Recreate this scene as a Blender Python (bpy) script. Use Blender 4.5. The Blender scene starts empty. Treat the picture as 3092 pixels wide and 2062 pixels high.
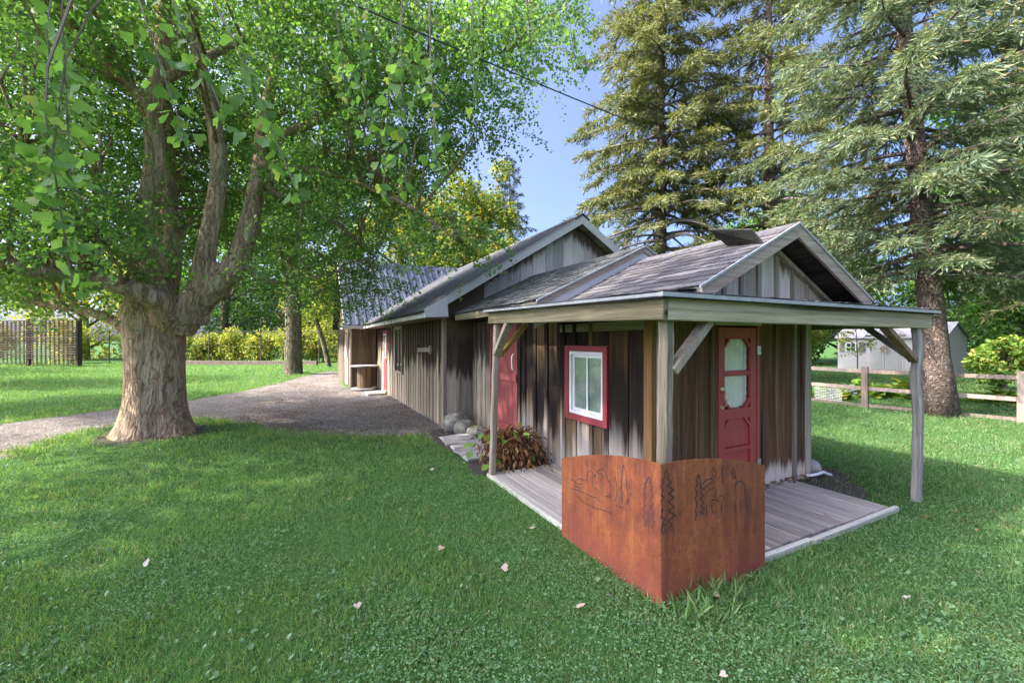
import bpy, bmesh, math, random
import numpy as np
from math import radians, sin, cos, pi
random.seed(11); rng = np.random.default_rng(7)
S = bpy.context.scene; C = S.collection

# ---------------------------------------------------------------- camera, sky, sun, exposure
CAMH = 1.6
cd = bpy.data.cameras.new('camera'); cd.lens = 15.0; cd.sensor_width = 36; cd.shift_y = -0.001
cd.clip_start = 0.05; cd.clip_end = 1500
cam = bpy.data.objects.new('camera', cd); C.objects.link(cam)
cam.location = (0, 0, CAMH); cam.rotation_euler = (radians(90), 0, 0); S.camera = cam
SUN_AZ, SUN_EL = radians(-104), radians(44)        # azimuth clockwise from +Y: the sun stands to the left
sd = (sin(SUN_AZ) * cos(SUN_EL), cos(SUN_AZ) * cos(SUN_EL), sin(SUN_EL))
w = bpy.data.worlds.new('World'); S.world = w; w.use_nodes = True
wn = w.node_tree; bg = wn.nodes['Background']
sky = wn.nodes.new('ShaderNodeTexSky'); sky.sky_type = 'NISHITA'; sky.sun_disc = False
sky.sun_elevation = SUN_EL; sky.sun_rotation = SUN_AZ; sky.air_density = 0.30; sky.dust_density = 6.0; sky.ozone_density = 6.5
wn.links.new(sky.outputs[0], bg.inputs[0]); bg.inputs[1].default_value = 0.15
sl = bpy.data.lights.new('sun', 'SUN'); sl.energy = 2.0; sl.angle = radians(0.6); sl.color = (1, .93, .82)
so = bpy.data.objects.new('sun', sl); C.objects.link(so); so.location = (-20, 5, 30)
from mathutils import Vector, Matrix
so.rotation_euler = Vector(sd).to_track_quat('Z', 'Y').to_euler()
vs = S.view_settings; vs.view_transform = 'Standard'; vs.look = 'None'; vs.gamma = 1.0; vs.use_curve_mapping = False
vs.exposure = 2.55
S.cycles.max_bounces = 12; S.cycles.transparent_max_bounces = 8; S.cycles.diffuse_bounces = 8
S.cycles.caustics_reflective = False; S.cycles.caustics_refractive = False

# ---------------------------------------------------------------- frames
TH = math.atan(649 / 1288.)
OX, OY = 0.929, 2.649
UX, UY = -sin(TH), cos(TH); VX, VY = cos(TH), sin(TH)
def W(a, b, z=0.0): return (OX + a * VX + b * UX, OY + a * VY + b * UY, z)
def AB(x, y):
    dx, dy = x - OX, y - OY
    return dx * VX + dy * VY, dx * UX + dy * UY

# ---------------------------------------------------------------- material helpers
def newmat(name):
    m = bpy.data.materials.new(name); m.use_nodes = True
    return m, m.node_tree, m.node_tree.nodes['Principled BSDF']
def nd(nt, t, ins=None, **pr):
    n = nt.nodes.new(t)
    for k, v in pr.items(): setattr(n, k, v)
    for k, v in (ins or {}).items():
        s = n.inputs[k]
        if isinstance(v, bpy.types.NodeSocket): nt.links.new(v, s)
        else:
            if isinstance(v, tuple) and len(v) == 3 and s.type == 'RGBA': v = (*v, 1)
            s.default_value = v
    return n
def coord(nt, kind='Object'): return nd(nt, 'ShaderNodeTexCoord').outputs[kind]
def mapv(nt, vec, sc): return nd(nt, 'ShaderNodeMapping', {'Vector': vec, 'Scale': sc}).outputs[0]
def noise(nt, vec, sc=1.0, det=4.0, ro=.6, dist=0.0):
    return nd(nt, 'ShaderNodeTexNoise', {'Vector': vec, 'Scale': sc, 'Detail': det, 'Roughness': ro, 'Distortion': dist}).outputs['Fac']
def ramp(nt, fac, stops):
    r = nd(nt, 'ShaderNodeValToRGB', {'Fac': fac}); e = r.color_ramp.elements
    while len(e) < len(stops): e.new(.5)
    for i, (p, c) in enumerate(stops):
        e[i].position = p; e[i].color = (*c, 1) if not isinstance(c, (int, float)) else (c, c, c, 1)
    return r.outputs[0]
def mix(nt, fac, a, b, blend='MIX'):
    n = nd(nt, 'ShaderNodeMix', data_type='RGBA', blend_type=blend)
    for k, v in (('Factor', fac), ('A', a), ('B', b)):
        s = [q for q in n.inputs if q.name == k and (q.type == ('VALUE' if k == 'Factor' else 'RGBA'))][0]
        if isinstance(v, bpy.types.NodeSocket): nt.links.new(v, s)
        else: s.default_value = (*v, 1) if isinstance(v, tuple) and len(v) == 3 else v
    return [o for o in n.outputs if o.type == 'RGBA'][0]
def mth(nt, op, a, b=0.0, c=None):
    ins = {0: a, 1: b}
    if c is not None: ins[2] = c
    return nd(nt, 'ShaderNodeMath', ins, operation=op).outputs[0]
def mrange(nt, v, a, b, c=0.0, d=1.0): return nd(nt, 'ShaderNodeMapRange', {0: v, 1: a, 2: b, 3: c, 4: d}).outputs[0]
def bump(nt, h, st=.4, d=.01): return nd(nt, 'ShaderNodeBump', {'Height': h, 'Strength': st, 'Distance': d}).outputs[0]
def link(nt, a, b): nt.links.new(a, b)

def wood(name, cols, axis='z', stain=None, bleach=None, streak=.55, rough=1.0, top=None, gable=None):
    """weathered boards: cols = dark, mid, light; stain/bleach = (z0, z1, colour, amp per board, amp noise): below z0 full -> above z1 none for bleach"""
    m, nt, b = newmat(name); oc = coord(nt)
    sc = {'z': (40, 40, 1.2), 'x': (1.2, 40, 40), 'y': (40, 1.2, 40)}[axis]
    rnd = nd(nt, 'ShaderNodeObjectInfo').outputs['Random']
    off = nd(nt, 'ShaderNodeVectorMath', {0: oc, 1: nd(nt, 'ShaderNodeCombineXYZ', {0: mth(nt, 'MULTIPLY', rnd, 7.0), 1: mth(nt, 'MULTIPLY', rnd, 13.0), 2: mth(nt, 'MULTIPLY', rnd, 5.0)}).outputs[0]}, operation='ADD').outputs[0]
    g = noise(nt, mapv(nt, off, sc), 1, 6, .65, .4)
    fine = noise(nt, mapv(nt, off, tuple(q * 4 for q in sc)), 1, 3, .6)
    col = ramp(nt, g, [(.25, cols[0]), (.5, cols[1]), (.75, cols[2])])
    tint = mrange(nt, rnd, 0, 1, .62, 1.25)
    col = mix(nt, 1.0, col, nd(nt, 'ShaderNodeCombineColor', {0: tint, 1: tint, 2: tint}).outputs[0], 'MULTIPLY')
    blot = noise(nt, mapv(nt, off, tuple(q * .11 for q in sc)), 1, 4, .6)
    col = mix(nt, mth(nt, 'MULTIPLY', mrange(nt, blot, .45, .7), streak), col, cols[0])
    z = nd(nt, 'ShaderNodeSeparateXYZ', {0: oc}).outputs[2]
    sc2 = tuple(q * .4 for q in sc)
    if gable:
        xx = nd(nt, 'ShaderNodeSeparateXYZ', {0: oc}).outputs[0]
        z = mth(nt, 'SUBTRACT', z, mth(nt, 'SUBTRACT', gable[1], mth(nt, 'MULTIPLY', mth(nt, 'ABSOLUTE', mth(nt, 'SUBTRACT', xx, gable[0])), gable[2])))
    for st, up in ((stain, True), (top, True), (bleach, False)):
        if not st: continue
        z0, z1, c, ab_, an = st
        r2 = nd(nt, 'ShaderNodeTexWhiteNoise', {'W': mth(nt, 'MULTIPLY', rnd, 91.0 if up else 37.0)}, noise_dimensions='1D').outputs[0]
        zz = mth(nt, 'ADD', z, mth(nt, 'MULTIPLY', mth(nt, 'SUBTRACT', r2, .5), ab_))
        zz = mth(nt, 'ADD', zz, mth(nt, 'MULTIPLY', mth(nt, 'SUBTRACT', noise(nt, mapv(nt, off, sc2), 1, 5, .7), .5), an))
        f = mrange(nt, zz, z0, z1, 0, .93) if up else mrange(nt, zz, z0, z1, .93, 0)
        if up: f = mth(nt, 'MULTIPLY', f, mrange(nt, g, .2, .6, .7, 1.0))
        col = mix(nt, f, col, c)
    knots = nd(nt, 'ShaderNodeTexVoronoi', {'Vector': mapv(nt, off, tuple(q * .1 for q in sc)), 'Scale': 1.0}).outputs['Distance']
    col = mix(nt, mrange(nt, knots, .05, .11, .8, 0), col, tuple(q * .25 for q in cols[0]))
    link(nt, col, b.inputs['Base Color']); b.inputs['Roughness'].default_value = rough
    b.inputs['Specular IOR Level'].default_value = .04
    h = mth(nt, 'ADD', g, mth(nt, 'MULTIPLY', fine, .6))
    link(nt, bump(nt, h, .5, .006), b.inputs['Normal'])
    return m
def paint(name, col, wear=.3, wearcol=(.2, .16, .14), rough=.55, axis='z', scale=1.0):
    m, nt, b = newmat(name); oc = coord(nt)
    sc = {'z': (14, 14, 2), 'x': (2, 14, 14), 'y': (14, 2, 14)}[axis]
    n = noise(nt, mapv(nt, oc, tuple(q * scale for q in sc)), 1, 6, .7)
    n2 = noise(nt, oc, 3.0, 4)
    c = mix(nt, mrange(nt, n2, .3, .7, 0, .5), col, tuple(q * .75 for q in col))
    c = mix(nt, mth(nt, 'MULTIPLY', mrange(nt, n, .58, .72), wear), c, wearcol)
    link(nt, c, b.inputs['Base Color']); b.inputs['Roughness'].default_value = rough
    link(nt, bump(nt, n, .2, .004), b.inputs['Normal'])
    return m
def plain(name, col, rough=.6, metal=0.0, var=.2, sc=20):
    m, nt, b = newmat(name); n = noise(nt, coord(nt), sc, 4)
    link(nt, mix(nt, mrange(nt, n, .3, .7, 0, 1), tuple(q * (1 - var) for q in col), tuple(q * (1 + var) for q in col)), b.inputs['Base Color'])
    b.inputs['Roughness'].default_value = rough; b.inputs['Metallic'].default_value = metal
    link(nt, bump(nt, n, .15, .004), b.inputs['Normal'])
    return m
def leafmat(name, stops, trans=.45, tcol=None, patch=0.0, patchcol=None, rough=.5, psc=.35, spec=.25, patch2=None):
    """thin leaves: colour differs from leaf to leaf, light passes through"""
    m, nt, b = newmat(name)
    r = nd(nt, 'ShaderNodeNewGeometry').outputs['Random Per Island']
    col = ramp(nt, r, stops)
    if patch:
        n = noise(nt, coord(nt), psc, 4, .6)
        col = mix(nt, mth(nt, 'MULTIPLY', mrange(nt, n, .42, .62), patch), col, patchcol)
    if patch2: col = mix(nt, mth(nt, 'MULTIPLY', mrange(nt, noise(nt, coord(nt), patch2[0], 4, .65), .52, .68), patch2[1]), col, patch2[2])
    link(nt, col, b.inputs['Base Color']); b.inputs['Roughness'].default_value = rough; b.inputs['Specular IOR Level'].default_value = spec
    t = nd(nt, 'ShaderNodeBsdfTranslucent', {'Color': mix(nt, 1.0, col, tcol or (1.5, 1.5, .6), 'MULTIPLY')})
    ms = nd(nt, 'ShaderNodeMixShader', {0: trans, 1: b.outputs[0], 2: t.outputs[0]})
    link(nt, ms.outputs[0], nt.nodes['Material Output'].inputs['Surface'])
    return m
def bark(name, c0, c1, c2, sc=7.0, vert=.22, st=.9, moss=None, dist=.05):
    m, nt, b = newmat(name); oc = coord(nt)
    wob = nd(nt, 'ShaderNodeTexNoise', {'Vector': oc, 'Scale': 3.0, 'Detail': 3.0}).outputs['Color']
    v = nd(nt, 'ShaderNodeVectorMath', {0: oc, 1: nd(nt, 'ShaderNodeVectorMath', {0: wob, 3: .22}, operation='SCALE').outputs[0]}, operation='ADD').outputs[0]
    mv = mapv(nt, v, (sc, sc, sc * vert))
    n = noise(nt, mv, 2.2, 6, .7)
    r1 = mth(nt, 'ABSOLUTE', mth(nt, 'SUBTRACT', noise(nt, mv, 1.0, 3, .55, .8), .5))
    r2 = mth(nt, 'ABSOLUTE', mth(nt, 'SUBTRACT', noise(nt, mapv(nt, v, (sc * 1.9, sc * 1.9, sc * vert * 1.6)), 1.0, 3, .55, .6), .5))
    h = mth(nt, 'ADD', mth(nt, 'ADD', mrange(nt, r1, 0, .16), mth(nt, 'MULTIPLY', mrange(nt, r2, 0, .14), .5)), mth(nt, 'MULTIPLY', n, .6))
    col = ramp(nt, mth(nt, 'MULTIPLY', h, .5), [(.18, c0), (.5, c1), (.9, c2)])
    if moss: col = mix(nt, mth(nt, 'MULTIPLY', mrange(nt, noise(nt, oc, 1.3, 4), .5, .68), .6), col, moss)
    link(nt, col, b.inputs['Base Color']); b.inputs['Roughness'].default_value = .95; b.inputs['Specular IOR Level'].default_value = .1
    link(nt, bump(nt, h, st, dist), b.inputs['Normal'])
    return m
M = {}

# ---------------------------------------------------------------- mesh helpers
class MB:
    def __init__(s): s.v = []; s.f = []
    def add(s, vs, fs):
        k = len(s.v); s.v += [tuple(p) for p in vs]; s.f += [tuple(i + k for i in q) for q in fs]; return s
    def box(s, x0, x1, y0, y1, z0, z1):
        return s.add([(x0, y0, z0), (x1, y0, z0), (x1, y1, z0), (x0, y1, z0), (x0, y0, z1), (x1, y0, z1), (x1, y1, z1), (x0, y1, z1)],
                     [(0, 3, 2, 1), (4, 5, 6, 7), (0, 1, 5, 4), (1, 2, 6, 5), (2, 3, 7, 6), (3, 0, 4, 7)])
    def prism(s, poly, axis, t0, t1):
        n = len(poly)
        def P(p, t): return {'b': (p[0], t, p[1]), 'a': (t, p[0], p[1]), 'z': (p[0], p[1], t)}[axis]
        return s.add([P(p, t0) for p in poly] + [P(p, t1) for p in poly],
                     [tuple(range(n)), tuple(range(2 * n - 1, n - 1, -1))] + [(i, (i + 1) % n, n + (i + 1) % n, n + i) for i in range(n)])
    def beam(s, p0, p1, wd, ht, up=(0, 0, 1), wd1=None, ht1=None):
        p0 = Vector(p0); p1 = Vector(p1); d = (p1 - p0).normalized(); side = d.cross(Vector(up))
        if side.length < 1e-4: side = d.cross(Vector((1, 0, 0)))
        side.normalize(); u = side.cross(d)
        vs = []
        for p, a, h in ((p0, wd, ht), (p1, wd1 or wd, ht1 or ht)):
            for sx, sz in ((-1, -1), (1, -1), (1, 1), (-1, 1)): vs.append(p + side * sx * a / 2 + u * sz * h / 2)
        return s.add(vs, [(3, 2, 1, 0), (4, 5, 6, 7), (0, 1, 5, 4), (1, 2, 6, 5), (2, 3, 7, 6), (3, 0, 4, 7)])
    def tube(s, pts, rad, n=8, cap=True):
        pts = [Vector(p) for p in pts]; k = len(s.v); m = len(pts)
        if isinstance(rad, (int, float)): rad = [rad] * m
        ref = Vector((0.3, 1, 0.1)).normalized()
        for i, p in enumerate(pts):
            d = (pts[min(i + 1, m - 1)] - pts[max(i - 1, 0)]).normalized()
            sx = d.cross(ref)
            if sx.length < .05: sx = d.cross(Vector((1, 0, 0)))
            sx.normalize(); sy = sx.cross(d)
            for j in range(n):
                an = 2 * pi * j / n; q = p + (sx * cos(an) + sy * sin(an)) * rad[i]; s.v.append(tuple(q))
        for i in range(m - 1):
            for j in range(n):
                j2 = (j + 1) % n
                s.f.append((k + i * n + j, k + i * n + j2, k + (i + 1) * n + j2, k + (i + 1) * n + j))
        if cap: s.f.append(tuple(k + j for j in range(n))); s.f.append(tuple(k + (m - 1) * n + j for j in reversed(range(n))))
        return s
    def disc(s, c, r, h, n=24):
        x, y, z = c
        return s.prism([(x + r * cos(2 * pi * i / n), y + r * sin(2 * pi * i / n)) for i in range(n)], 'z', z, z + h)
OFF = {}
def props(o, label=None, cat=None, group=None, kind=None):
    for k, v in (('label', label), ('category', cat), ('group', group), ('kind', kind)):
        if v: o[k] = v
    return o
def thing(name, label, cat, base=(0, 0), group=None, world=False):
    """an Empty at the thing's base; base is (a, b) in the buildings' frame, or (x, y) with world=True"""
    o = bpy.data.objects.new(name, None); C.objects.link(o); o.empty_display_size = .3
    if world: o.location = (base[0], base[1], 0)
    else: o.location = W(*base); o.rotation_euler = (0, 0, TH)
    OFF[o.name] = (-base[0], -base[1], 0)
    return props(o, label, cat, group)
def obj(name, mb, mat, parent=None, smooth=False, bev=0, kind=None, label=None, **kw):
    if isinstance(mb, MB):
        me = bpy.data.meshes.new(name); me.from_pydata(mb.v, [], mb.f)
        bm = bmesh.new(); bm.from_mesh(me); bmesh.ops.recalc_face_normals(bm, faces=bm.faces); bm.to_mesh(me); bm.free()
    else: me = mb
    if not me.materials: me.materials.append(mat)
    if smooth:
        me.polygons.foreach_set('use_smooth', [True] * len(me.polygons))
    o = bpy.data.objects.new(name, me); C.objects.link(o)
    if parent is not None:
        o.parent = parent
        if parent.name in OFF: o.location = OFF[parent.name]
    if bev:
        m = o.modifiers.new('bevel', 'BEVEL'); m.width = bev; m.segments = 1; m.limit_method = 'ANGLE'
    return props(o, label=label, kind=kind, **kw)
def npmesh(name, V, F):
    """V (n,3); F list of (m,k) index arrays"""
    me = bpy.data.meshes.new(name); me.vertices.add(len(V)); me.vertices.foreach_set('co', np.ascontiguousarray(V, np.float32).ravel())
    li = np.concatenate([f.ravel() for f in F]); tot = np.concatenate([np.full(len(f), f.shape[1]) for f in F])
    me.loops.add(len(li)); me.loops.foreach_set('vertex_index', li.astype(np.int32))
    me.polygons.add(len(tot)); st = np.concatenate([[0], np.cumsum(tot)[:-1]])
    me.polygons.foreach_set('loop_start', st.astype(np.int32))
    me.update(calc_edges=True); me.validate()
    return me
def unit(A):
    return A / np.maximum(np.linalg.norm(A, axis=1, keepdims=True), 1e-6)
def scatter(name, P, A, N, Sz, tmpl, faces):
    """one small leaf/blade per row: P base point, A axis (base to tip), N rough normal, Sz size"""
    A = unit(A); sd_ = unit(np.cross(N, A)); N2 = np.cross(A, sd_)
    T = np.array(tmpl, float); n = len(P); k = len(T)
    Sz = np.asarray(Sz).reshape(-1, 1, 1)
    V = P[:, None, :] + Sz * (T[None, :, 0:1] * A[:, None, :] + T[None, :, 1:2] * sd_[:, None, :] + T[None, :, 2:3] * N2[:, None, :])
    base = (np.arange(n) * k)[:, None]
    F = [(base + np.array(f)[None, :]) for f in faces]
    F2 = {}
    for f in F: F2.setdefault(f.shape[1], []).append(f)
    F3 = [np.stack(v, 1).reshape(-1, kk) for kk, v in F2.items()]
    return npmesh(name, V.reshape(-1, 3), F3)
FAN = ([(0, 0, 0), (.62, -.56, .06), (.98, -.3, .02), (.8, 0, -.05), (.98, .3, .02), (.62, .56, .06)], [(0, 1, 2, 3), (0, 3, 4, 5)])
KITE = ([(0, 0, 0), (.78, -.5, .07), (.92, 0, -.03), (.78, .5, .07)], [(0, 1, 2, 3)])
OVAL = ([(0, 0, 0), (.5, -.32, .07), (1, 0, -.04), (.5, .32, .07)], [(0, 1, 2, 3)])
BROAD = ([(0, 0, 0), (.35, -.34, .06), (.75, -.3, .03), (1, 0, -.12), (.75, .3, .03), (.35, .34, .06)], [(0, 1, 2, 3), (0, 3, 4, 5)])
BLADE = ([(0, -.03, 0), (0, .03, 0), (.62, .022, .07), (1, 0, .22)], [(0, 1, 2, 3)])
NEED = ([(0, -.04, 0), (.5, .085, .04), (1, 0, .03), (.5, -.085, .04)], [(0, 1, 2, 3)])
ROUND = ([(0, 0, 0), (.3, -.45, .04), (.8, -.42, .02), (1, 0, -.03), (.8, .42, .02), (.3, .45, .04)], [(0, 1, 2, 3), (0, 3, 4, 5)])
def rdir(n, up=0.0, flat=1.0):
    d = rng.normal(size=(n, 3)); d = unit(d); d[:, 2] = d[:, 2] * flat + up
    return unit(d)
def inpoly(x, y, P):
    c = np.zeros(len(x), bool); n = len(P)
    for i in range(n):
        x1, y1 = P[i]; x2, y2 = P[(i + 1) % n]
        if y1 == y2: continue
        c ^= ((y1 > y) != (y2 > y)) & (x < (x2 - x1) * (y - y1) / (y2 - y1) + x1)
    return c

# ---------------------------------------------------------------- materials
GREY = ((.10, .085, .078), (.22, .19, .17), (.36, .32, .29))
BROWN = ((.045, .03, .024), (.11, .075, .058), (.19, .135, .105))
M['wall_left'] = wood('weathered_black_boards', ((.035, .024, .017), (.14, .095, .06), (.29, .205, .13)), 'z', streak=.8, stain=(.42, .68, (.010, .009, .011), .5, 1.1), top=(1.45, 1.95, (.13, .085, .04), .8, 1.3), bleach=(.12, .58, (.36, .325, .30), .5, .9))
M['wall_mid'] = wood('weathered_grey_boards', ((.16, .13, .10), (.40, .335, .265), (.57, .495, .40)), 'z', streak=.3, stain=(1.12, 1.30, (.022, .013, .010), .5, .9), top=(1.75, 2.0, (.12, .085, .05), .4, .8))
M['wall_barn'] = wood('weathered_barn_boards', ((.20, .155, .11), (.47, .38, .275), (.64, .545, .41)), 'z', streak=.25, stain=(1.0, 1.18, (.03, .015, .010), .45, .8))
M['wall_front'] = wood('brown_cabin_boards', ((.055, .029, .017), (.20, .115, .069), (.34, .215, .137)), 'z', streak=.7, bleach=(.15, .25, (.66, .55, .47), .12, .38), stain=(1.2, 2.2, (.12, .07, .04), .6, .9))
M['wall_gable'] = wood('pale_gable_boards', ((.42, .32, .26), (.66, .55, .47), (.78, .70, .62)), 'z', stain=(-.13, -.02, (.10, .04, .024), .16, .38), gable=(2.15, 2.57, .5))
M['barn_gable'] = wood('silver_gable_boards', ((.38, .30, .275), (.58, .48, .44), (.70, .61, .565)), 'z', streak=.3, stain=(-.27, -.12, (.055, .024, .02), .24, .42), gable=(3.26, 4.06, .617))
M['barn_gable_top'] = wood('gable_dark_weathering', ((.04, .022, .024), (.07, .036, .036), (.12, .075, .07)), 'z')
M['trim_wood'] = wood('pale_trim_wood', ((.16, .13, .10), (.34, .28, .22), (.48, .41, .34)), 'z')
M['orange_wood'] = wood('raw_orange_wood', ((.16, .085, .035), (.33, .19, .08), (.45, .29, .15)), 'z')
M['post_wood'] = wood('grey_green_post_wood', ((.11, .09, .06), (.28, .235, .165), (.47, .395, .30)), 'z')
M['beam_x'] = wood('grey_beam_wood', ((.15, .115, .075), (.37, .30, .21), (.52, .44, .33)), 'x', streak=.75)
M['beam_y'] = wood('mossy_beam_wood', ((.07, .058, .036), (.21, .178, .115), (.34, .295, .20)), 'y', streak=.8)
M['brace'] = wood('brace_wood', ((.2, .155, .11), (.38, .32, .25), (.5, .45, .38)), 'z')
M['deck'] = wood('grey_deck_planks', ((.21, .18, .16), (.38, .335, .305), (.50, .45, .415)), 'y', streak=.6)
M['deck_edge'] = wood('grey_deck_edge', ((.26, .245, .21), (.46, .43, .375), (.58, .55, .49)), 'x')
M['walk'] = wood('grey_walk_planks', ((.22, .21, .20), (.40, .38, .37), (.52, .5, .485)), 'x')
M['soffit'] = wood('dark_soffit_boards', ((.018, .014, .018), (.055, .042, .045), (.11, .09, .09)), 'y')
M['annex_wall'] = wood('brown_annex_boards', ((.09, .06, .035), (.21, .15, .10), (.34, .27, .2)), 'z', stain=(1.0, 1.0, (.1, .07, .04), .1, .1) if False else None, streak=.8)
M['inner'] = plain('dark_backing', (.03, .025, .022), .95)
M['white_trim'] = paint('white_painted_trim', (.57, .54, .53), .35, (.38, .36, .36), .5, 'x')
M['grey_trim'] = paint('pale_grey_fascia', (.53, .485, .45), .45, (.33, .28, .24), .6, 'x')
M['rake_trim'] = wood('peeling_rake_boards', ((.19, .135, .105), (.40, .325, .265), (.55, .475, .41)), 'x', streak=.6)
M['vinyl'] = plain('white_vinyl', (.75, .76, .78), .35, 0, .04)
M['red'] = paint('red_door_paint', (.40, .055, .05), .35, (.46, .13, .12), .55)
M['red_old'] = paint('faded_red_paint', (.22, .045, .045), .6, (.2, .1, .085), .75)
M['red_trim'] = paint('red_window_trim', (.25, .03, .042), .3, (.33, .1, .1), .6)
M['metal_drip'] = plain('grey_metal_edge', (.33, .335, .35), .7, .1, .15)
M['post_grey'] = wood('silvered_log_post', ((.10, .092, .085), (.24, .225, .21), (.36, .345, .32)), 'z')
M['brace_dark'] = wood('dark_brace_wood', ((.09, .055, .035), (.2, .13, .085), (.32, .235, .17)), 'z')
M['brass'] = plain('worn_brass', (.65, .5, .3), .4, .7)
M['zinc'] = plain('zinc_handle', (.6, .58, .55), .4, .8)
M['curtain'] = plain('white_curtain', (.88, .84, .78), .9, 0, .05)
M['concrete'] = plain('concrete_slab', (.34, .31, .28), .95, 0, .25)
M['rock'] = plain('field_stone', (.17, .165, .14), .95, 0, .6, 9)
M['pipe'] = plain('white_plastic_pipe', (.7, .7, .74), .5, 0, .08)
def glassm(name, tint, refl):
    m, nt, b = newmat(name); nt.nodes.remove(b)
    t = nd(nt, 'ShaderNodeBsdfTransparent', {'Color': tint}); g = nd(nt, 'ShaderNodeBsdfGlossy', {'Roughness': .03})
    lw = mth(nt, 'MULTIPLY', mth(nt, 'POWER', nd(nt, 'ShaderNodeLayerWeight', {'Blend': .5}).outputs['Facing'], 3.0), .5)
    ms = nd(nt, 'ShaderNodeMixShader', {0: mth(nt, 'ADD', lw, refl), 1: t.outputs[0], 2: g.outputs[0]})
    link(nt, ms.outputs[0], nt.nodes['Material Output'].inputs['Surface']); return m
M['door_glass'] = glassm('door_glass', (.96, .96, .95), .015)
M['glass'] = glassm('window_glass', (.88, .92, .9), .13)
# shingles
def shinglem(name, c0, c1, c2):
    m, nt, b = newmat(name); oc = coord(nt); rnd = nd(nt, 'ShaderNodeObjectInfo').outputs['Random']
    wp = nd(nt, 'ShaderNodeNewGeometry').outputs['Position']
    n = noise(nt, wp, 60, 4, .8); n2 = noise(nt, wp, 2.5, 4, .6)
    c = ramp(nt, mth(nt, 'ADD', mth(nt, 'MULTIPLY', rnd, .6), mth(nt, 'MULTIPLY', n, .4)), [(.15, c0), (.5, c1), (.85, c2)])
    c = mix(nt, mrange(nt, n2, .5, .75, 0, .45), c, tuple(q * .55 for q in c0))
    link(nt, c, b.inputs['Base Color']); b.inputs['Roughness'].default_value = 1.0; b.inputs['Specular IOR Level'].default_value = .08
    link(nt, bump(nt, n, .5, .004), b.inputs['Normal']); return m
M['shingle'] = shinglem('asphalt_shingles', (.065, .06, .064), (.105, .096, .101), (.165, .153, .158))
M['shingle_mid'] = shinglem('grey_green_shingles', (.05, .051, .052), (.085, .086, .086), (.13, .131, .126))
def metalroof(name, col, var, rough, spec=.5):
    m, nt, b = newmat(name); wp = nd(nt, 'ShaderNodeNewGeometry').outputs['Position']
    n = noise(nt, wp, 1.6, 5, .65); n2 = noise(nt, wp, 30, 3)
    c = mix(nt, mrange(nt, n, .35, .7), col, tuple(q * var for q in col))
    c = mix(nt, mrange(nt, n2, .6, .75, 0, .3), c, tuple(q * .5 for q in col))
    link(nt, c, b.inputs['Base Color']); b.inputs['Roughness'].default_value = rough; b.inputs['Metallic'].default_value = 0; b.inputs['Specular IOR Level'].default_value = spec
    return m
M['barn_roof'] = metalroof('dark_ribbed_roof', (.12, .117, .125), .65, .7, .2)
M['annex_roof'] = metalroof('blue_grey_metal_roof', (.085, .098, .138), .8, .9, .04)
# rust
m, nt, b = newmat('rusted_steel'); oc = coord(nt)
n1 = noise(nt, mapv(nt, oc, (7, 7, 1.0)), 1, 6, .72); n2 = noise(nt, oc, 3.0, 5, .6); n3 = noise(nt, oc, 90, 3, .7)
c = ramp(nt, mth(nt, 'ADD', mth(nt, 'MULTIPLY', n1, .6), mth(nt, 'MULTIPLY', n2, .4)), [(.36, (.14, .04, .025)), (.46, (.25, .066, .03)), (.54, (.35, .10, .036)), (.64, (.45, .155, .05))])
n4 = noise(nt, oc, 11.0, 6, .75); c = mix(nt, mrange(nt, n4, .48, .64, 0, .45), c, (.115, .036, .024)); n5 = noise(nt, mapv(nt, oc, (30, 30, 3)), 1, 5, .7); c = mix(nt, mrange(nt, n5, .56, .68, 0, .5), c, (.46, .2, .07))
c = mix(nt, mrange(nt, n3, .4, .62, 0, .5), c, (.11, .034, .022))
zz = nd(nt, 'ShaderNodeSeparateXYZ', {0: oc}).outputs[2]
c = mix(nt, mrange(nt, mth(nt, 'ADD', zz, mth(nt, 'MULTIPLY', n2, .5)), .28, .52, .5, 0), c, (.24, .058, .045))
link(nt, c, b.inputs['Base Color']); b.inputs['Roughness'].default_value = .62; b.inputs['Specular IOR Level'].default_value = .35
link(nt, bump(nt, n3, .25, .002), b.inputs['Normal']); M['rust'] = m
M['cut_dark'] = plain('dark_cut_line', (.035, .022, .022), .8, 0, .3, 60)
M['cut'] = plain('cut_line_steel', (.06, .042, .045), .6, .2, .4, 60)
# ground
m, nt, b = newmat('lawn_soil'); oc = coord(nt)
n = noise(nt, oc, .8, 5); n2 = noise(nt, oc, 40, 4, .7)
c = ramp(nt, n2, [(.3, (.03, .06, .018)), (.52, (.06, .13, .035)), (.75, (.11, .20, .06))])
c = mix(nt, mrange(nt, n, .55, .75, 0, .35), c, (.07, .065, .04))
link(nt, c, b.inputs['Base Color']); b.inputs['Roughness'].default_value = 1; b.inputs['Specular IOR Level'].default_value = .05
link(nt, bump(nt, n2, .8, .03), b.inputs['Normal']); M['lawn'] = m
m, nt, b = newmat('gravel'); oc = coord(nt)
n = noise(nt, oc, 1.1, 5); vo = nd(nt, 'ShaderNodeTexVoronoi', {'Vector': oc, 'Scale': 38.0}); n2 = noise(nt, oc, 120, 3)
c = ramp(nt, vo.outputs['Color'], [(.1, (.11, .092, .08)), (.5, (.2, .17, .152)), (.9, (.31, .275, .25))])
c = mix(nt, mrange(nt, n, .42, .62, 0, .7), c, (.125, .09, .065))
c = mix(nt, mrange(nt, n2, .5, .7, 0, .4), c, (.11, .09, .085))
link(nt, c, b.inputs['Base Color']); b.inputs['Roughness'].default_value = 1; b.inputs['Specular IOR Level'].default_value = .1
link(nt, bump(nt, vo.outputs['Distance'], .8, .02), b.inputs['Normal']); M['gravel'] = m
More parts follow.
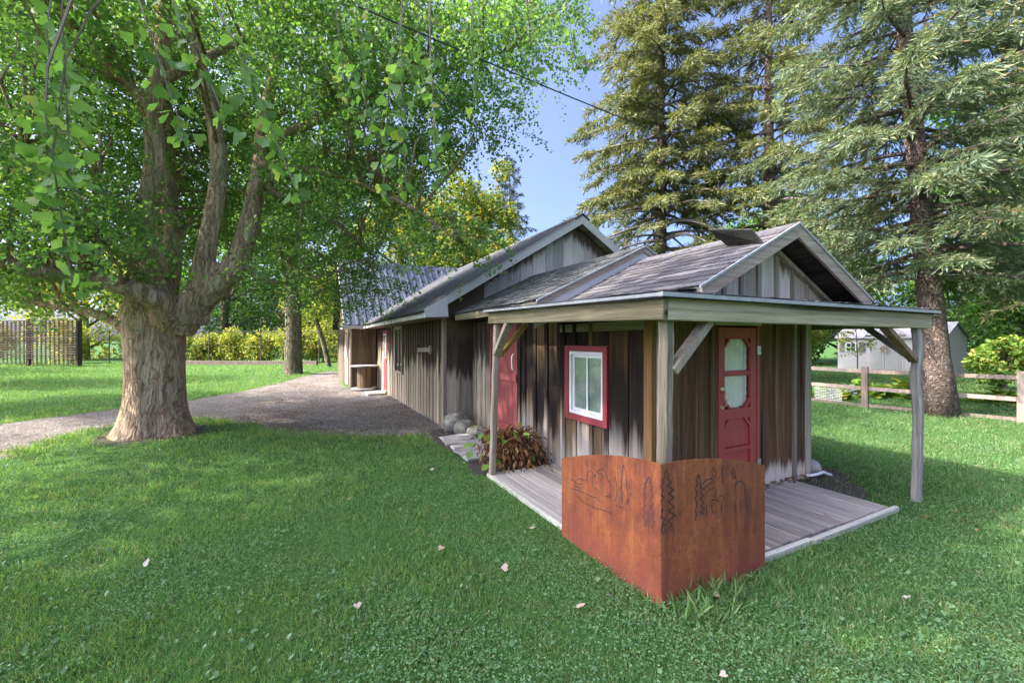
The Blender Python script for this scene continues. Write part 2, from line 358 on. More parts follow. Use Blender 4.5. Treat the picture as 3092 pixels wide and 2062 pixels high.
M['stones'] = shinglem('gravel_stones', (.16, .15, .15), (.3, .28, .27), (.45, .43, .41))
m, nt, b = newmat('bed_soil'); n = noise(nt, coord(nt), 25, 6, .75)
link(nt, ramp(nt, n, [(.3, (.03, .02, .018)), (.6, (.09, .06, .055)), (.8, (.17, .12, .11))]), b.inputs['Base Color']); b.inputs['Roughness'].default_value = 1
link(nt, bump(nt, n, 1, .03), b.inputs['Normal']); M['soil'] = m

# ---------------------------------------------------------------- ground
def sheet(name, poly, z, mat, sub=0):
    mb = MB(); mb.add([(x, y, z) for x, y in poly], [tuple(range(len(poly)))])
    o = obj(name, mb, mat, kind='structure')
    bm = bmesh.new(); bm.from_mesh(o.data); bmesh.ops.triangulate(bm, faces=bm.faces); bm.normal_update()
    if bm.faces and sum(f.normal.z for f in bm.faces) < 0: bmesh.ops.reverse_faces(bm, faces=bm.faces)
    bm.to_mesh(o.data); bm.free()
    return o
gx = np.concatenate([[-600, -200, -80], np.linspace(-40, 40, 81), [80, 200, 600]]); gy = np.concatenate([[-60, -20], np.linspace(-6, 60, 67), [90, 200, 700]])
X, Y = np.meshgrid(gx, gy, indexing='ij'); ni, nj = X.shape
ii, jj = np.meshgrid(np.arange(ni - 1), np.arange(nj - 1), indexing='ij'); k = (ii * nj + jj).ravel()
props(obj('lawn', npmesh('lawn', np.stack([X, Y, X * 0 - .012], -1).reshape(-1, 3), [np.stack([k, k + nj, k + nj + 1, k + 1], 1)]), M['lawn']), kind='structure')
GRAVEL = [(-16, 3.2), (-9.2, 4.6), (-6.83, 5.69), (-7.2, 6.6), (-7.45, 7.6), (-7.0, 8.4), (-6.3, 8.6), (-5.6, 8.25), (-4.8, 7.87), (-4.2, 7.45), (-3.6, 7.18), (-2.9, 7.0), (-2.32, 7.01), (-1.7, 6.95), (-1.18, 7.05),
          (-0.9, 7.9), (-4.4, 14.1), (-5.5, 14.3), (-6.5, 16.6), (-7.6, 20), (-9.5, 22.4), (-9.6, 20.3), (-9.1, 17.6), (-8.8, 15.6), (-8.55, 13.1), (-8.67, 11.3), (-9.4, 9.7), (-9.82, 8.2), (-13, 6.9), (-18, 5.4)]
def wig(P, n=5, amp=.09):
    out = []
    for i, (x, y) in enumerate(P):
        x2, y2 = P[(i + 1) % len(P)]
        for j in range(n):
            t = j / n; out.append((x + (x2 - x) * t + (random.uniform(-amp, amp) if j else 0), y + (y2 - y) * t + (random.uniform(-amp, amp) if j else 0)))
    return out
GRAVEL = wig(GRAVEL)
sheet('gravel_path', GRAVEL, -.004, M['gravel'])
BED = wig([W(.95, 5.6)[:2], W(.95, 2.7)[:2], W(.1, 2.68)[:2], W(-.12, 2.9)[:2], W(-.02, 3.6)[:2], W(-.05, 4.9)[:2], W(.1, 5.5)[:2]], 4, .05)
sheet('soil_bed', BED, -.001, M['soil'])
sheet('bare_soil', wig([(-6.2 + .82 * cos(q * pi / 6), 7.35 + .8 * sin(q * pi / 6)) for q in range(12)], 3, .1), -.003, M['soil'])
sheet('soil_strip', wig([W(3.1, 2.5)[:2], W(3.0, .3)[:2], W(3.3, .35)[:2], W(3.9, .9)[:2], W(4.2, 2.4)[:2]], 4, .06), -.002, M['soil'])

# ---------------------------------------------------------------- wooden parts
def jit(a): return random.uniform(-a, a)
def plank_run(parent, axis, plane, edges, zb, zt, thick, mat, name='board', out=-1, bmat=None):
    """vertical strips on a wall; axis 'b' = strips run along b at a = plane; edges (s0, s1, proud)"""
    for e in edges:
        s0, s1, pr = e[:3]; mt = e[3] if len(e) > 3 else mat
        z1a = zt(s0) if callable(zt) else zt; z1b = zt(s1) if callable(zt) else zt
        z0 = zb + jit(.012); th = thick + pr + jit(.003)
        p0, p1 = plane, plane + out * th
        poly = [(s0, z0), (s1, z0 + jit(.008)), (s1 + jit(.004), z1b), (s0 + jit(.004), z1a)]
        obj('batten' if pr > .012 else name, MB().prism(poly, 'a' if axis == 'b' else 'b', min(p0, p1), max(p0, p1)), mt, parent)
def strips(s0, s1, bw, tw, jitter=.02):
    """board and batten rhythm between s0 and s1"""
    out = []; s = s0
    while s < s1 - .02:
        e = min(s + bw + jit(jitter), s1)
        if s1 - e < bw * .3: e = s1
        out.append((s + .002, e - .002, 0))
        if e < s1 - .02: out.append((e - tw / 2, e + tw / 2, .02))
        s = e
    return out
SH = []
for k in range(5):
    mb = MB(); wv = 6; r_ = random.Random(k)
    top = [(i / wv - .5, .5) for i in range(wv + 1)]; bot = [(i / wv - .5, -.5 + r_.uniform(-.045, .05)) for i in range(wv + 1)]
    lift = [r_.uniform(0, 1.1) * (1 if k > 2 else .3) for i in range(wv + 1)]
    vs = [(x, y, 0) for x, y in top] + [(x, y, .5 + l) for (x, y), l in zip(bot, lift)] + [(x, y, .5 + 1 + l) for (x, y), l in zip(bot, lift)] + [(x, y, .25) for x, y in top]
    n = wv + 1
    fs = [(i, i + 1, n + i + 1, n + i) for i in range(wv)] + [(n + i, n + i + 1, 2 * n + i + 1, 2 * n + i) for i in range(wv)] + [(2 * n + i, 2 * n + i + 1, 3 * n + i + 1, 3 * n + i) for i in range(wv)] + [(0, n, 2 * n, 3 * n), (n - 1, 4 * n - 1, 3 * n - 1, 2 * n - 1)]
    me = bpy.data.meshes.new('shingle'); me.from_pydata(vs, [], fs)
    bm = bmesh.new(); bm.from_mesh(me); bmesh.ops.recalc_face_normals(bm, faces=bm.faces); bm.to_mesh(me); bm.free(); SH.append(me)
def shingles(parent, org, e1, e2, L1, L2, tab, expo, mat, keep=None, rough=1.0, key=''):
    e1 = Vector(e1).normalized(); e2 = Vector(e2).normalized(); nn = e1.cross(e2); org = Vector(org)
    if nn.z < 0: nn = -nn
    rows = int(math.ceil(L2 / expo)); meshes = []
    for q in SH:
        kk = q.name.split('.')[0] + key; c2 = q.copy(); c2.materials.append(mat); meshes.append(c2)
    for r in range(rows):
        s = -tab * random.random(); 
        while s < L1:
            wv = tab * random.uniform(.93, 1.05); s0, s1 = max(s, 0), min(s + wv, L1); s += wv
            if s1 - s0 < .04: continue
            t = r * expo + expo * .5
            if keep and not keep((s0 + s1) / 2, t): continue
            wide = s1 - s0 - .005; ln = min(expo * 1.3, L2 - r * expo + .03)
            c = org + e1 * ((s0 + s1) / 2) + e2 * (r * expo + ln / 2 + random.uniform(-.006, .006) * rough) + nn * (.004 + random.random() * .002)
            o = bpy.data.objects.new('shingle', random.choice(meshes)); C.objects.link(o); o.parent = parent
            rot = Matrix((e1, e2, nn)).transposed().to_4x4() if e1.cross(e2).dot(nn) > 0 else Matrix((-e1, e2, nn)).transposed().to_4x4()
            o.matrix_local = Matrix.Translation(c) @ rot @ Matrix.Rotation(random.uniform(-.012, .012) * rough, 4, 'Z') @ Matrix.Diagonal((wide, ln, .0065, 1))

# ======================================================== cabin with the porch
cab = thing('cabin', 'small weathered plank cabin with red screen door, gable roof and timber porch', 'cabin', (2.1, 1.7))
lw = obj('left_wall', MB().box(.93, .97, .99, 2.52, 0, 1.99), M['inner'], cab)
ed = [(.965, 1.07, .03, M['orange_wood']), (1.07, 1.30, .0), (1.30, 1.395, .012), (1.395, 1.60, .0), (1.60, 1.68, .004), (1.68, 1.86, 0), (1.86, 1.93, .02), (1.93, 2.17, 0), (2.17, 2.24, .02), (2.24, 2.40, 0), (2.40, 2.46, .02), (2.46, 2.53, .004)]
for e in ed:
    s0, s1 = e[0] + .003, e[1] - .003; mt = e[3] if len(e) > 3 else M['wall_left']; xo = .93
    def bd(z0, z1): obj('batten' if e[2] > .01 else 'board', MB().box(xo - .022 - e[2] + jit(.003), xo, s0, s1, z0 + jit(.01), z1), mt, lw)
    if s1 <= 1.6 or s0 >= 2.39: bd(0, 1.93)
    else:
        bd(0, .665); bd(1.545, 1.93)
obj('top_plate', MB().box(.895, .915, 1.05, 2.52, 1.70, 1.79), M['beam_y'], lw)
# front wall
fw = obj('front_wall', MB().box(.95, 1.74, .99, 1.03, .0, 2.0).box(2.42, 3.34, .99, 1.03, 0, 2.0).box(1.74, 2.42, .992, 1.03, 1.76, 2.0), M['inner'], cab)
for s0, s1, pr, mt in [(.935, 1.03, .035, M['trim_wood']), (1.03, 1.17, 0, M['wall_front']), (1.17, 1.45, 0, M['wall_front']), (1.43, 1.49, .022, M['wall_front']), (1.49, 1.68, 0, M['wall_front']), (1.66, 1.72, .022, M['wall_front']),
                       (2.44, 2.72, 0, M['wall_front']), (2.70, 2.77, .022, M['wall_front']), (2.77, 3.04, 0, M['wall_front']), (3.03, 3.08, .03, M['trim_wood']), (3.08, 3.21, 0, M['wall_front']), (3.2, 3.25, .02, M['wall_front']), (3.25, 3.35, .035, M['trim_wood'])]:
    z1 = 1.86
    obj('batten' if pr > .012 else 'board', MB().prism([(s0, .0 + jit(.01)), (s1 - .004, jit(.01)), (s1 - .004 + jit(.003), z1), (s0 + jit(.003), z1)], 'b', .99 - .022 - pr, .99), mt, fw)
obj('door_lintel', MB().box(1.70, 2.46, .955, .988, 1.755, 1.86), M['beam_x'], fw)
rw = obj('right_wall', MB().box(3.3, 3.34, 1.03, 2.9, 0, 2.0), M['inner'], cab)
plank_run(rw, 'b', 3.34, strips(1.0, 2.9, .24, .05), 0, 1.95, .022, M['wall_front'], out=1)
# screen door
dr = obj('screen_door', MB().box(1.745, 2.415, 1.02, 1.03, .04, 1.75), M['inner'], cab, label='red screen door with cut-corner window and white curtain')
def dpart(n, a0, a1, z0, z1, b0=.945, b1=.985, mt='red', **k): return obj(n, MB().box(a0, a1, b0, b1, z0, z1), M[mt], dr, bev=.004, **k)
dpart('stile', 1.765, 1.855, .06, 1.735); dpart('stile', 2.26, 2.355, .06, 1.735)
dpart('jamb', 2.362, 2.41, .04, 1.75, .94, 1.0); dpart('jamb', 1.725, 1.758, .04, 1.75, .95, 1.0, 'wall_front')
dpart('rail', 1.857, 2.258, 1.62, 1.735, .947); dpart('rail', 1.857, 2.258, 1.235, 1.287, .947); dpart('rail', 1.857, 2.258, .79, .90, .947)
dpart('rail', 1.857, 2.258, .455, .50, .943); dpart('rail', 1.857, 2.258, .06, .2, .947)
dpart('panel', 1.857, 2.258, .502, .788, .968, .98); dpart('panel', 1.857, 2.258, .202, .453, .968, .98)
for (x0, z0, x1, z1) in [(1.85, 1.53, 1.94, 1.625), (2.265, 1.53, 2.175, 1.625), (1.85, .99, 1.94, .895), (2.265, .99, 2.175, .895), (1.85, .70, 1.94, .795), (2.265, .70, 2.175, .795)]:
    obj('corner_bracket', MB().beam((x0, .962, z0), (x1, .962, z1), .024, .035, (0, 1, 0)), M['red'], dr)
obj('pane', MB().box(1.857, 2.258, .972, .975, .902, 1.234).box(1.857, 2.258, .972, .975, 1.289, 1.618), M['door_glass'], dr)
mb = MB(); n = 60; vs = []
for i in range(n + 1):
    a = 1.86 + .385 * i / n; bb = .99 + .006 * sin(i * 1.05) + .003 * sin(i * 2.3)
    vs += [(a, bb, .905 + .008 * sin(i * .9)), (a, bb, 1.615)]
mb.add(vs, [(2 * i, 2 * i + 2, 2 * i + 3, 2 * i + 1) for i in range(n)]); obj('curtain', mb, M['curtain'], dr, smooth=True)
mb = MB(); vs = []
for i in range(31):
    z = .905 + .71 * i / 30; x = 2.238 + .012 * abs(sin(i * .9)); vs += [(2.21, .984, z), (x, .983 + .004 * sin(i * 1.7), z)]
mb.add(vs, [(2 * i, 2 * i + 1, 2 * i + 3, 2 * i + 2) for i in range(30)]); obj('curtain_frill', mb, M['curtain'], dr, smooth=True)
h = obj('handle', MB().tube([(1.81, .94, 1.09), (1.812, .90, 1.08), (1.815, .885, 1.02), (1.812, .90, .95), (1.81, .94, .935)], .010, 8), M['brass'], dr, smooth=True)
for z in (1.11, .925): obj('escutcheon', MB().tube([(1.808, .948, z), (1.808, .932, z)], [.024, .018], 12), M['brass'], h)
obj('hinge', MB().box(2.358, 2.415, .932, .94, 1.45, 1.54), M['zinc'], dr); obj('hinge', MB().box(2.358, 2.415, .932, .94, .25, .34), M['zinc'], dr)
# window in the left wall
wd = obj('window', MB().box(.93, .94, 1.6, 2.38, .67, 1.54), M['inner'], cab, label='sliding window in white vinyl with a dark red surround')
for (b0, b1, z0, z1) in [(1.595, 1.668, .672, 1.54), (2.305, 2.385, .672, 1.54), (1.668, 2.305, 1.475, 1.54), (1.668, 2.305, .672, .742)]:
    obj('surround', MB().box(.872, .91, b0, b1, z0, z1), M['red_trim'], wd, bev=.003)
for (b0, b1, z0, z1) in [(1.67, 1.70, .744, 1.473), (2.268, 2.303, .744, 1.473), (1.70, 2.268, 1.435, 1.473), (1.70, 2.268, .744, .782)]:
    obj('frame', MB().box(.885, .93, b0, b1, z0, z1), M['vinyl'], wd, bev=.003)
for (b0, b1) in [(1.702, 1.99), (1.975, 2.266)]:
    xo = .905 if b0 < 1.8 else .917
    sa = obj('sash', MB().box(xo, xo + .011, b0, b0 + .028, .784, 1.433).box(xo, xo + .011, b1 - .028, b1, .784, 1.433).box(xo, xo + .011, b0 + .028, b1 - .028, .784, .814).box(xo, xo + .011, b0 + .028, b1 - .028, 1.403, 1.433), M['vinyl'], wd)
    obj('pane', MB().box(xo + .004, xo + .007, b0 + .028, b1 - .028, .814, 1.403), M['glass'], sa)
obj('blind', MB().box(.928, .9295, 1.70, 2.27, .784, 1.433), plain('pale_blind', (.50, .53, .52), .8, 0, .35, 4), wd)
# gable wall
gw = obj('gable_wall', MB().prism([(.9, 1.95), (3.4, 1.95), (2.15, 2.575)], 'b', .72, .75), M['inner'], cab)
def gz(a): return 2.57 - .5 * abs(a - 2.15)
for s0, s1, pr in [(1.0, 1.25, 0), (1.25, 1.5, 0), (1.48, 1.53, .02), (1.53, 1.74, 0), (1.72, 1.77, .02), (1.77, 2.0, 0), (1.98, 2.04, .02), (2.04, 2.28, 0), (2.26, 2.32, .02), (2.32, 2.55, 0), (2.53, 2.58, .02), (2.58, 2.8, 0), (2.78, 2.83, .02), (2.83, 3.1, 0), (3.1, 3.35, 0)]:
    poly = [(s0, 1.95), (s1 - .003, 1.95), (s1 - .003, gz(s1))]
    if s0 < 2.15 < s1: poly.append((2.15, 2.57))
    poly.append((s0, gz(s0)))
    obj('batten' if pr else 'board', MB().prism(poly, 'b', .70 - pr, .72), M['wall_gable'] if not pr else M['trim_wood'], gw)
for sgn in (-1, 1):
    obj('gable_trim', MB().beam((2.15 + sgn * .02, .675, 2.53), (2.15 + sgn * 1.2, .675, 1.94), .04, .06, (0, 1, 0)), M['trim_wood'], gw)
# roof
rf = obj('roof', MB().prism([(2.15, 2.675), (.85, 2.025), (.85, 1.985), (2.15, 2.63)], 'b', .42, 2.49), M['shingle'], cab)
obj('roof_slope', MB().prism([(2.151, 2.675), (3.47, 2.015), (3.47, 1.975), (2.151, 2.63)], 'b', .42, 2.9), M['shingle'], rf)
sk = [(-.03, -.04, 1.889), (.88, .67, 1.998), (.88, 2.49, 2.036), (-.03, 2.74, 1.955)]
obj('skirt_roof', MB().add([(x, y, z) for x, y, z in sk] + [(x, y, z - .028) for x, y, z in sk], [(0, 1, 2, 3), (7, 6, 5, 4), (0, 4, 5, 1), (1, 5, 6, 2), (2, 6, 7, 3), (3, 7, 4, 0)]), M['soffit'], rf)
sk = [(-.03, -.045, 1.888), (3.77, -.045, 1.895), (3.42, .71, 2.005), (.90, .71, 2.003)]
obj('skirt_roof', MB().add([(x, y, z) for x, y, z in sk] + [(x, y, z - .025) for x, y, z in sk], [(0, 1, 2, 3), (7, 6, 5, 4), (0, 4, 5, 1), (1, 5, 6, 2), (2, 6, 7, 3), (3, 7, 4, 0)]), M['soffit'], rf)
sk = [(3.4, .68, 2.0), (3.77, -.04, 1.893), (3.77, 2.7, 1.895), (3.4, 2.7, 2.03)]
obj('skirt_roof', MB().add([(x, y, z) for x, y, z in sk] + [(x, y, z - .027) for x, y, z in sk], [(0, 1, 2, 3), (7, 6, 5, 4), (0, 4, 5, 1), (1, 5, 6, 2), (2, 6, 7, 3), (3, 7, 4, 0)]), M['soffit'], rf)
shingles(rf, (.85, .40, 2.03), (0, 1, 0), (1.3, 0, .65), 2.09, 1.455, .25, .122, M['shingle'], rough=2)
shingles(rf, (-.03, -.045, 1.893), (0, 1, .022), (.90, 0, .105), 2.78, .90, .31, .13, M['shingle'], keep=lambda s, t: not (s > 2.5 and t > .6) and s - .045 >= .76 * (t - .03) - .06, rough=2)
shingles(rf, (-.03, -.04, 1.890), (1, 0, .002), (0, .75, .115), 3.80, .74, .30, .148, M['shingle'], keep=lambda s, t: s - .03 >= 1.2 * (t - .04) - .1 and s - .03 <= 3.77 - .5 * t, rough=3)
obj('ridge_cap', MB().prism([(2.02, 2.622), (2.15, 2.692), (2.28, 2.622), (2.28, 2.632), (2.15, 2.703), (2.02, 2.632)], 'b', .41, 2.5), M['shingle'], rf)
for k in range(9):
    t0 = .10 + k * .135
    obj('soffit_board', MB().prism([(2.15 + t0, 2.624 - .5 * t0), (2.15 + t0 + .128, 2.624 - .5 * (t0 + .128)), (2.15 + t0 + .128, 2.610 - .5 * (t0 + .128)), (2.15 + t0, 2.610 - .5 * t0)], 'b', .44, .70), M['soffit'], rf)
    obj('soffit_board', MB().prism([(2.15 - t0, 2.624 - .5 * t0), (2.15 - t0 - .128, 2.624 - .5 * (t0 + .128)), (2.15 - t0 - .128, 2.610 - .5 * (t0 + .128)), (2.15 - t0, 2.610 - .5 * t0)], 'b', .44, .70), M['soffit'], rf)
for sgn in (-1, 1):
    p = [(2.15, 2.685), (2.15 + sgn * 1.30, 2.035), (2.15 + sgn * 1.30, 1.91), (2.15, 2.56)]
    obj('rake_board', MB().prism(p, 'b', .395, .42), M['rake_trim'], cab)
    obj('drip_edge', MB().prism([(2.15, 2.70), (2.15 + sgn * 1.33, 2.035), (2.15 + sgn * 1.33, 2.015), (2.15, 2.68)], 'b', .383, .40), M['metal_drip'], cab)
# porch beams and posts
obj('front_beam', MB().beam((.06, .03, 1.800), (3.74, .03, 1.795), .06, .145), M['beam_x'], cab, bev=.006)
obj('left_beam', MB().beam((.035, .0, 1.798), (.035, 2.72, 1.868), .05, .138), M['beam_y'], cab, bev=.006)
obj('right_beam', MB().beam((3.69, .065, 1.80), (3.69, 2.6, 1.80), .05, .14), M['beam_y'], cab, bev=.006)
obj('drip_edge', MB().beam((-.04, -.032, 1.884), (3.80, -.032, 1.886), .034, .026), M['metal_drip'], cab)
obj('drip_edge', MB().beam((-.022, -.03, 1.884), (-.022, 2.76, 1.948), .034, .022), M['metal_drip'], cab)
obj('wall_plate', MB().box(.92, 3.4, .955, .985, 1.862, 1.99), M['beam_x'], cab)
def rough_post(name, base, top, w0, w1, mat, seed, wig_=.012, nseg=12):
    r_ = random.Random(seed); vs = []; fs = []
    for i in range(nseg + 1):
        t = i / nseg; c = [base[q] + (top[q] - base[q]) * t for q in range(3)]; wv = w0 + (w1 - w0) * t
        dx, dy = r_.uniform(-wig_, wig_), r_.uniform(-wig_, wig_); kx, ky = wv * (1 + r_.uniform(-.06, .06) * wig_ * 80), wv * (1 + r_.uniform(-.06, .06) * wig_ * 80)
        for sx, sy in ((-1, -.7), (-.7, -1), (.7, -1), (1, -.7), (1, .7), (.7, 1), (-.7, 1), (-1, .7)): vs.append((c[0] + dx + sx * kx / 2, c[1] + dy + sy * ky / 2, c[2]))
    for i in range(nseg):
        for j in range(8): fs.append((i * 8 + j, i * 8 + (j + 1) % 8, (i + 1) * 8 + (j + 1) % 8, (i + 1) * 8 + j))
    fs += [tuple(range(8)), tuple(nseg * 8 + j for j in range(8))]
    return obj(name, MB().add(vs, fs), mat, cab)
rough_post('post', (.03, 2.64, 0), (.07, 2.60, 1.79), .068, .068, M['trim_wood'], 1, .004)
rough_post('post', (.125, .10, 0), (.14, .10, 1.73), .082, .078, M['post_wood'], 2, .005)
rough_post('post', (3.54, .05, -.01), (3.555, .055, 1.73), .074, .070, M['post_grey'], 5, .011)
obj('brace', MB().beam((.175, .085, 1.40), (.53, .085, 1.74), .05, .08, (0, 1, 0)), M['brace'], cab)
obj('brace', MB().beam((.09, 2.56, 1.42), (.44, 2.56, 1.80), .05, .085, (0, 1, 0)), M['orange_wood'], cab)
obj('brace', MB().beam((.055, 2.58, 1.44), (.055, 2.25, 1.79), .05, .085, (1, 0, 0)), M['brace'], cab)
obj('brace', MB().beam((3.5, .06, 1.40), (2.90, .06, 1.735), .045, .07, (0, 1, 0)), M['brace_dark'], cab)
obj('brace', MB().beam((3.575, .09, 1.40), (3.62, .50, 1.735), .045, .07, (1, 0, 0)), M['post_grey'], cab)
rb = thing('roof_sheet', 'dark plywood sheet propped up on the ridge of the cabin roof', 'board', (2.0, 1.2))
vs = [Vector(q) for q in ((1.89, .935, 2.566), (1.70, .44, 2.471), (1.62, .50, 2.60), (1.69, 1.0, 2.725))]
nn = (vs[1] - vs[0]).cross(vs[3] - vs[0]).normalized() * .012
obj('plywood', MB().add([tuple(q) for q in vs] + [tuple(q + nn) for q in vs], [(0, 1, 2, 3), (7, 6, 5, 4), (0, 4, 5, 1), (1, 5, 6, 2), (2, 6, 7, 3), (3, 7, 4, 0)]), wood('dark_plywood', ((.03, .028, .028), (.07, .066, .062), (.13, .12, .11)), 'y'), rb)

# ======================================================== porch deck, walk, steel screen
dk = thing('porch_deck', 'low grey plank deck under the cabin porch', 'deck', (1.5, 1.2))
a = 0.035
while a < 2.98:
    wv = .128 + jit(.006); b1 = 2.66 if a < .86 else .955
    if a + wv > 2.99: wv = 2.99 - a
    b1_ = b1 + jit(.02) if a < .86 else b1
    obj('plank', MB().box(a, a + wv - .017, .05 + jit(.006), b1_, .0, .034 + jit(.004)), M['deck'], dk)
    a += wv
obj('joist_bed', MB().box(.03, 2.98, .05, .95, -.01, .004).box(.03, .86, .952, 2.64, -.01, .004), M['inner'], dk)
obj('edge_board', MB().beam((.0, .018, .006), (1.62, .012, .008), .045, .05), M['deck_edge'], dk, bev=.005)
obj('edge_board', MB().beam((1.63, .004, .004), (3.05, .022, .01), .045, .05), M['deck_edge'], dk, bev=.005)
obj('edge_board', MB().beam((.005, .05, .006), (.0, 2.7, .006), .035, .046), M['deck_edge'], dk, bev=.005)
for i, (x0, x1, y, r) in enumerate([(-.02, .46, 3.42, .0), (.0, .5, 3.62, .01), (-.01, .52, 3.84, -.01), (.02, .5, 4.06, 0), (.0, .55, 4.28, .01), (.03, .56, 4.5, 0), (.06, .6, 4.72, -.01)]):
    if i == 0: wk = thing('plank_walk', 'short grey plank walk laid beside the stones', 'walkway', (.25, 4.1))
    obj('plank', MB().beam((x0, y + r * 4, .02), (x1, y - r * 4, .024), .19, .035), M['walk'], wk, bev=.004)
def arcpoly(prof, n=28):
    xs = [p[0] for p in prof]; A_ = np.array([[x ** k for k in range(4)] for x in xs]); cf = np.linalg.lstsq(A_, np.array([p[1] for p in prof]), rcond=None)[0]
    t = np.linspace(xs[0], xs[-1], n); return [(float(x), float(sum(cf[k] * x ** k for k in range(4)))) for x in t]
sc = thing('steel_screen', 'rusted steel corner screen with cut-out loons, deer and pine trees', 'screen', (-.05, -.05))
pr = arcpoly([(-.055, .855), (.15, .842), (.42, .795), (.76, .712), (1.02, .628)])
pl = obj('panel', MB().prism([(1.02, -.02)] + [(-.055, -.02)] + pr, 'a', -.065, -.060), M['rust'], sc, label='rusted panel with two loons and reeds')
pr = arcpoly([(-.06, .855), (.1, .857), (.32, .842), (.61, .798), (.93, .718)])
pq = obj('panel', MB().prism([(.93, -.02)] + [(-.06, -.02)] + pr, 'b', -.06, -.055), M['rust'], sc, label='rusted panel with deer and pine trees')
ENG_L=[[(0.839,0.483),(0.797,0.516),(0.734,0.540),(0.681,0.542),(0.668,0.581),(0.674,0.603),(0.648,0.625),(0.616,0.626),(0.597,0.613),(0.560,0.616),(0.597,0.597),(0.616,0.580),(0.610,0.559),(0.610,0.519)],[(0.560,0.639),(0.524,0.668),(0.482,0.679),(0.453,0.665),(0.447,0.629),(0.418,0.607),(0.390,0.572),(0.396,0.555)],[(0.560,0.639),(0.500,0.640),(0.488,0.625),(0.506,0.593),(0.494,0.570)],[(0.883,0.495),(0.839,0.491)],[(0.839,0.475),(0.741,0.494)],[(0.846,0.451),(0.755,0.465)],[(0.769,0.438),(0.714,0.439),(0.636,0.440),(0.560,0.450),(0.512,0.439)],[(0.875,0.422),(0.797,0.434),(0.755,0.438)],[(0.825,0.412),(0.811,0.384),(0.755,0.369),(0.661,0.364),(0.572,0.372),(0.476,0.387),(0.390,0.399)],[(0.272,0.771),(0.283,0.719),(0.288,0.667),(0.293,0.616),(0.283,0.569),(0.288,0.511)],[(0.272,0.771),(0.252,0.727),(0.241,0.681),(0.246,0.630),(0.226,0.594),(0.241,0.512)],[(0.357,0.669),(0.346,0.629),(0.336,0.581),(0.341,0.529),(0.363,0.493)],[(0.319,0.608),(0.309,0.590)],[(0.206,0.594),(0.216,0.549),(0.246,0.510)],[(0.363,0.471),(0.319,0.471),(0.267,0.479),(0.236,0.465)],[(0.464,0.496),(0.418,0.504),(0.407,0.540)],[(0.610,0.519),(0.560,0.511),(0.524,0.492)],[(0.041,0.752),(0.055,0.725),(0.078,0.695),(0.064,0.692),(0.087,0.659),(0.068,0.658),(0.087,0.625),(0.068,0.618),(0.087,0.579),(0.068,0.571),(0.091,0.530),(0.068,0.525),(0.091,0.483),(0.055,0.477),(0.082,0.433)],[(0.041,0.752),(0.019,0.735),(0.032,0.715),(0.010,0.696),(0.028,0.670),(0.002,0.653),(0.028,0.618),(0.002,0.601),(0.028,0.566),(-0.003,0.550),(0.024,0.508),(-0.007,0.494),(0.010,0.448)]]
ENG_R=[[(-0.030,0.822),(-0.043,0.795),(-0.030,0.780),(-0.061,0.759),(-0.043,0.743),(-0.067,0.722),(-0.048,0.699),(-0.069,0.671),(-0.043,0.654),(-0.069,0.630)],[(-0.030,0.822),(-0.004,0.783),(-0.021,0.766),(0.018,0.734),(-0.017,0.724),(0.036,0.686),(-0.004,0.673),(0.036,0.641),(-0.008,0.619),(0.045,0.581),(-0.008,0.564),(0.050,0.528),(-0.008,0.506),(0.027,0.474),(-0.004,0.464)],[(-0.069,0.569),(-0.056,0.592),(-0.067,0.537),(-0.034,0.524),(-0.065,0.492),(-0.034,0.492),(-0.067,0.467),(-0.056,0.439),(-0.030,0.456)],[(0.255,0.750),(0.231,0.716),(0.250,0.700),(0.226,0.663),(0.245,0.633),(0.221,0.604),(0.245,0.566),(0.226,0.529),(0.240,0.500),(0.221,0.463)],[(0.255,0.750),(0.274,0.703),(0.269,0.670),(0.299,0.652),(0.269,0.629),(0.303,0.610),(0.269,0.596),(0.308,0.562),(0.274,0.548),(0.313,0.520),(0.274,0.507),(0.308,0.487)],[(0.274,0.676),(0.318,0.700),(0.368,0.710),(0.388,0.700),(0.373,0.675),(0.338,0.673),(0.308,0.644)],[(0.313,0.582),(0.328,0.627),(0.368,0.641),(0.418,0.637),(0.418,0.578),(0.388,0.597)],[(0.373,0.568),(0.428,0.559),(0.449,0.542)],[(0.328,0.552),(0.333,0.510),(0.328,0.470)],[(0.368,0.545),(0.383,0.501),(0.403,0.473)],[(0.470,0.528),(0.470,0.472)],[(0.393,0.778),(0.378,0.749),(0.388,0.720),(0.413,0.703),(0.418,0.730),(0.408,0.759),(0.393,0.778)],[(0.490,0.776),(0.475,0.736),(0.490,0.706),(0.480,0.665)],[(0.596,0.570),(0.607,0.597),(0.618,0.645),(0.672,0.648),(0.706,0.617),(0.711,0.566)],[(0.711,0.580),(0.717,0.514),(0.734,0.446)],[(0.607,0.518),(0.609,0.450)],[(0.667,0.508),(0.670,0.450)],[(0.596,0.751),(0.575,0.722),(0.585,0.692),(0.612,0.674),(0.607,0.725)],[(0.449,0.580),(0.490,0.580),(0.496,0.551),(0.470,0.528)]]

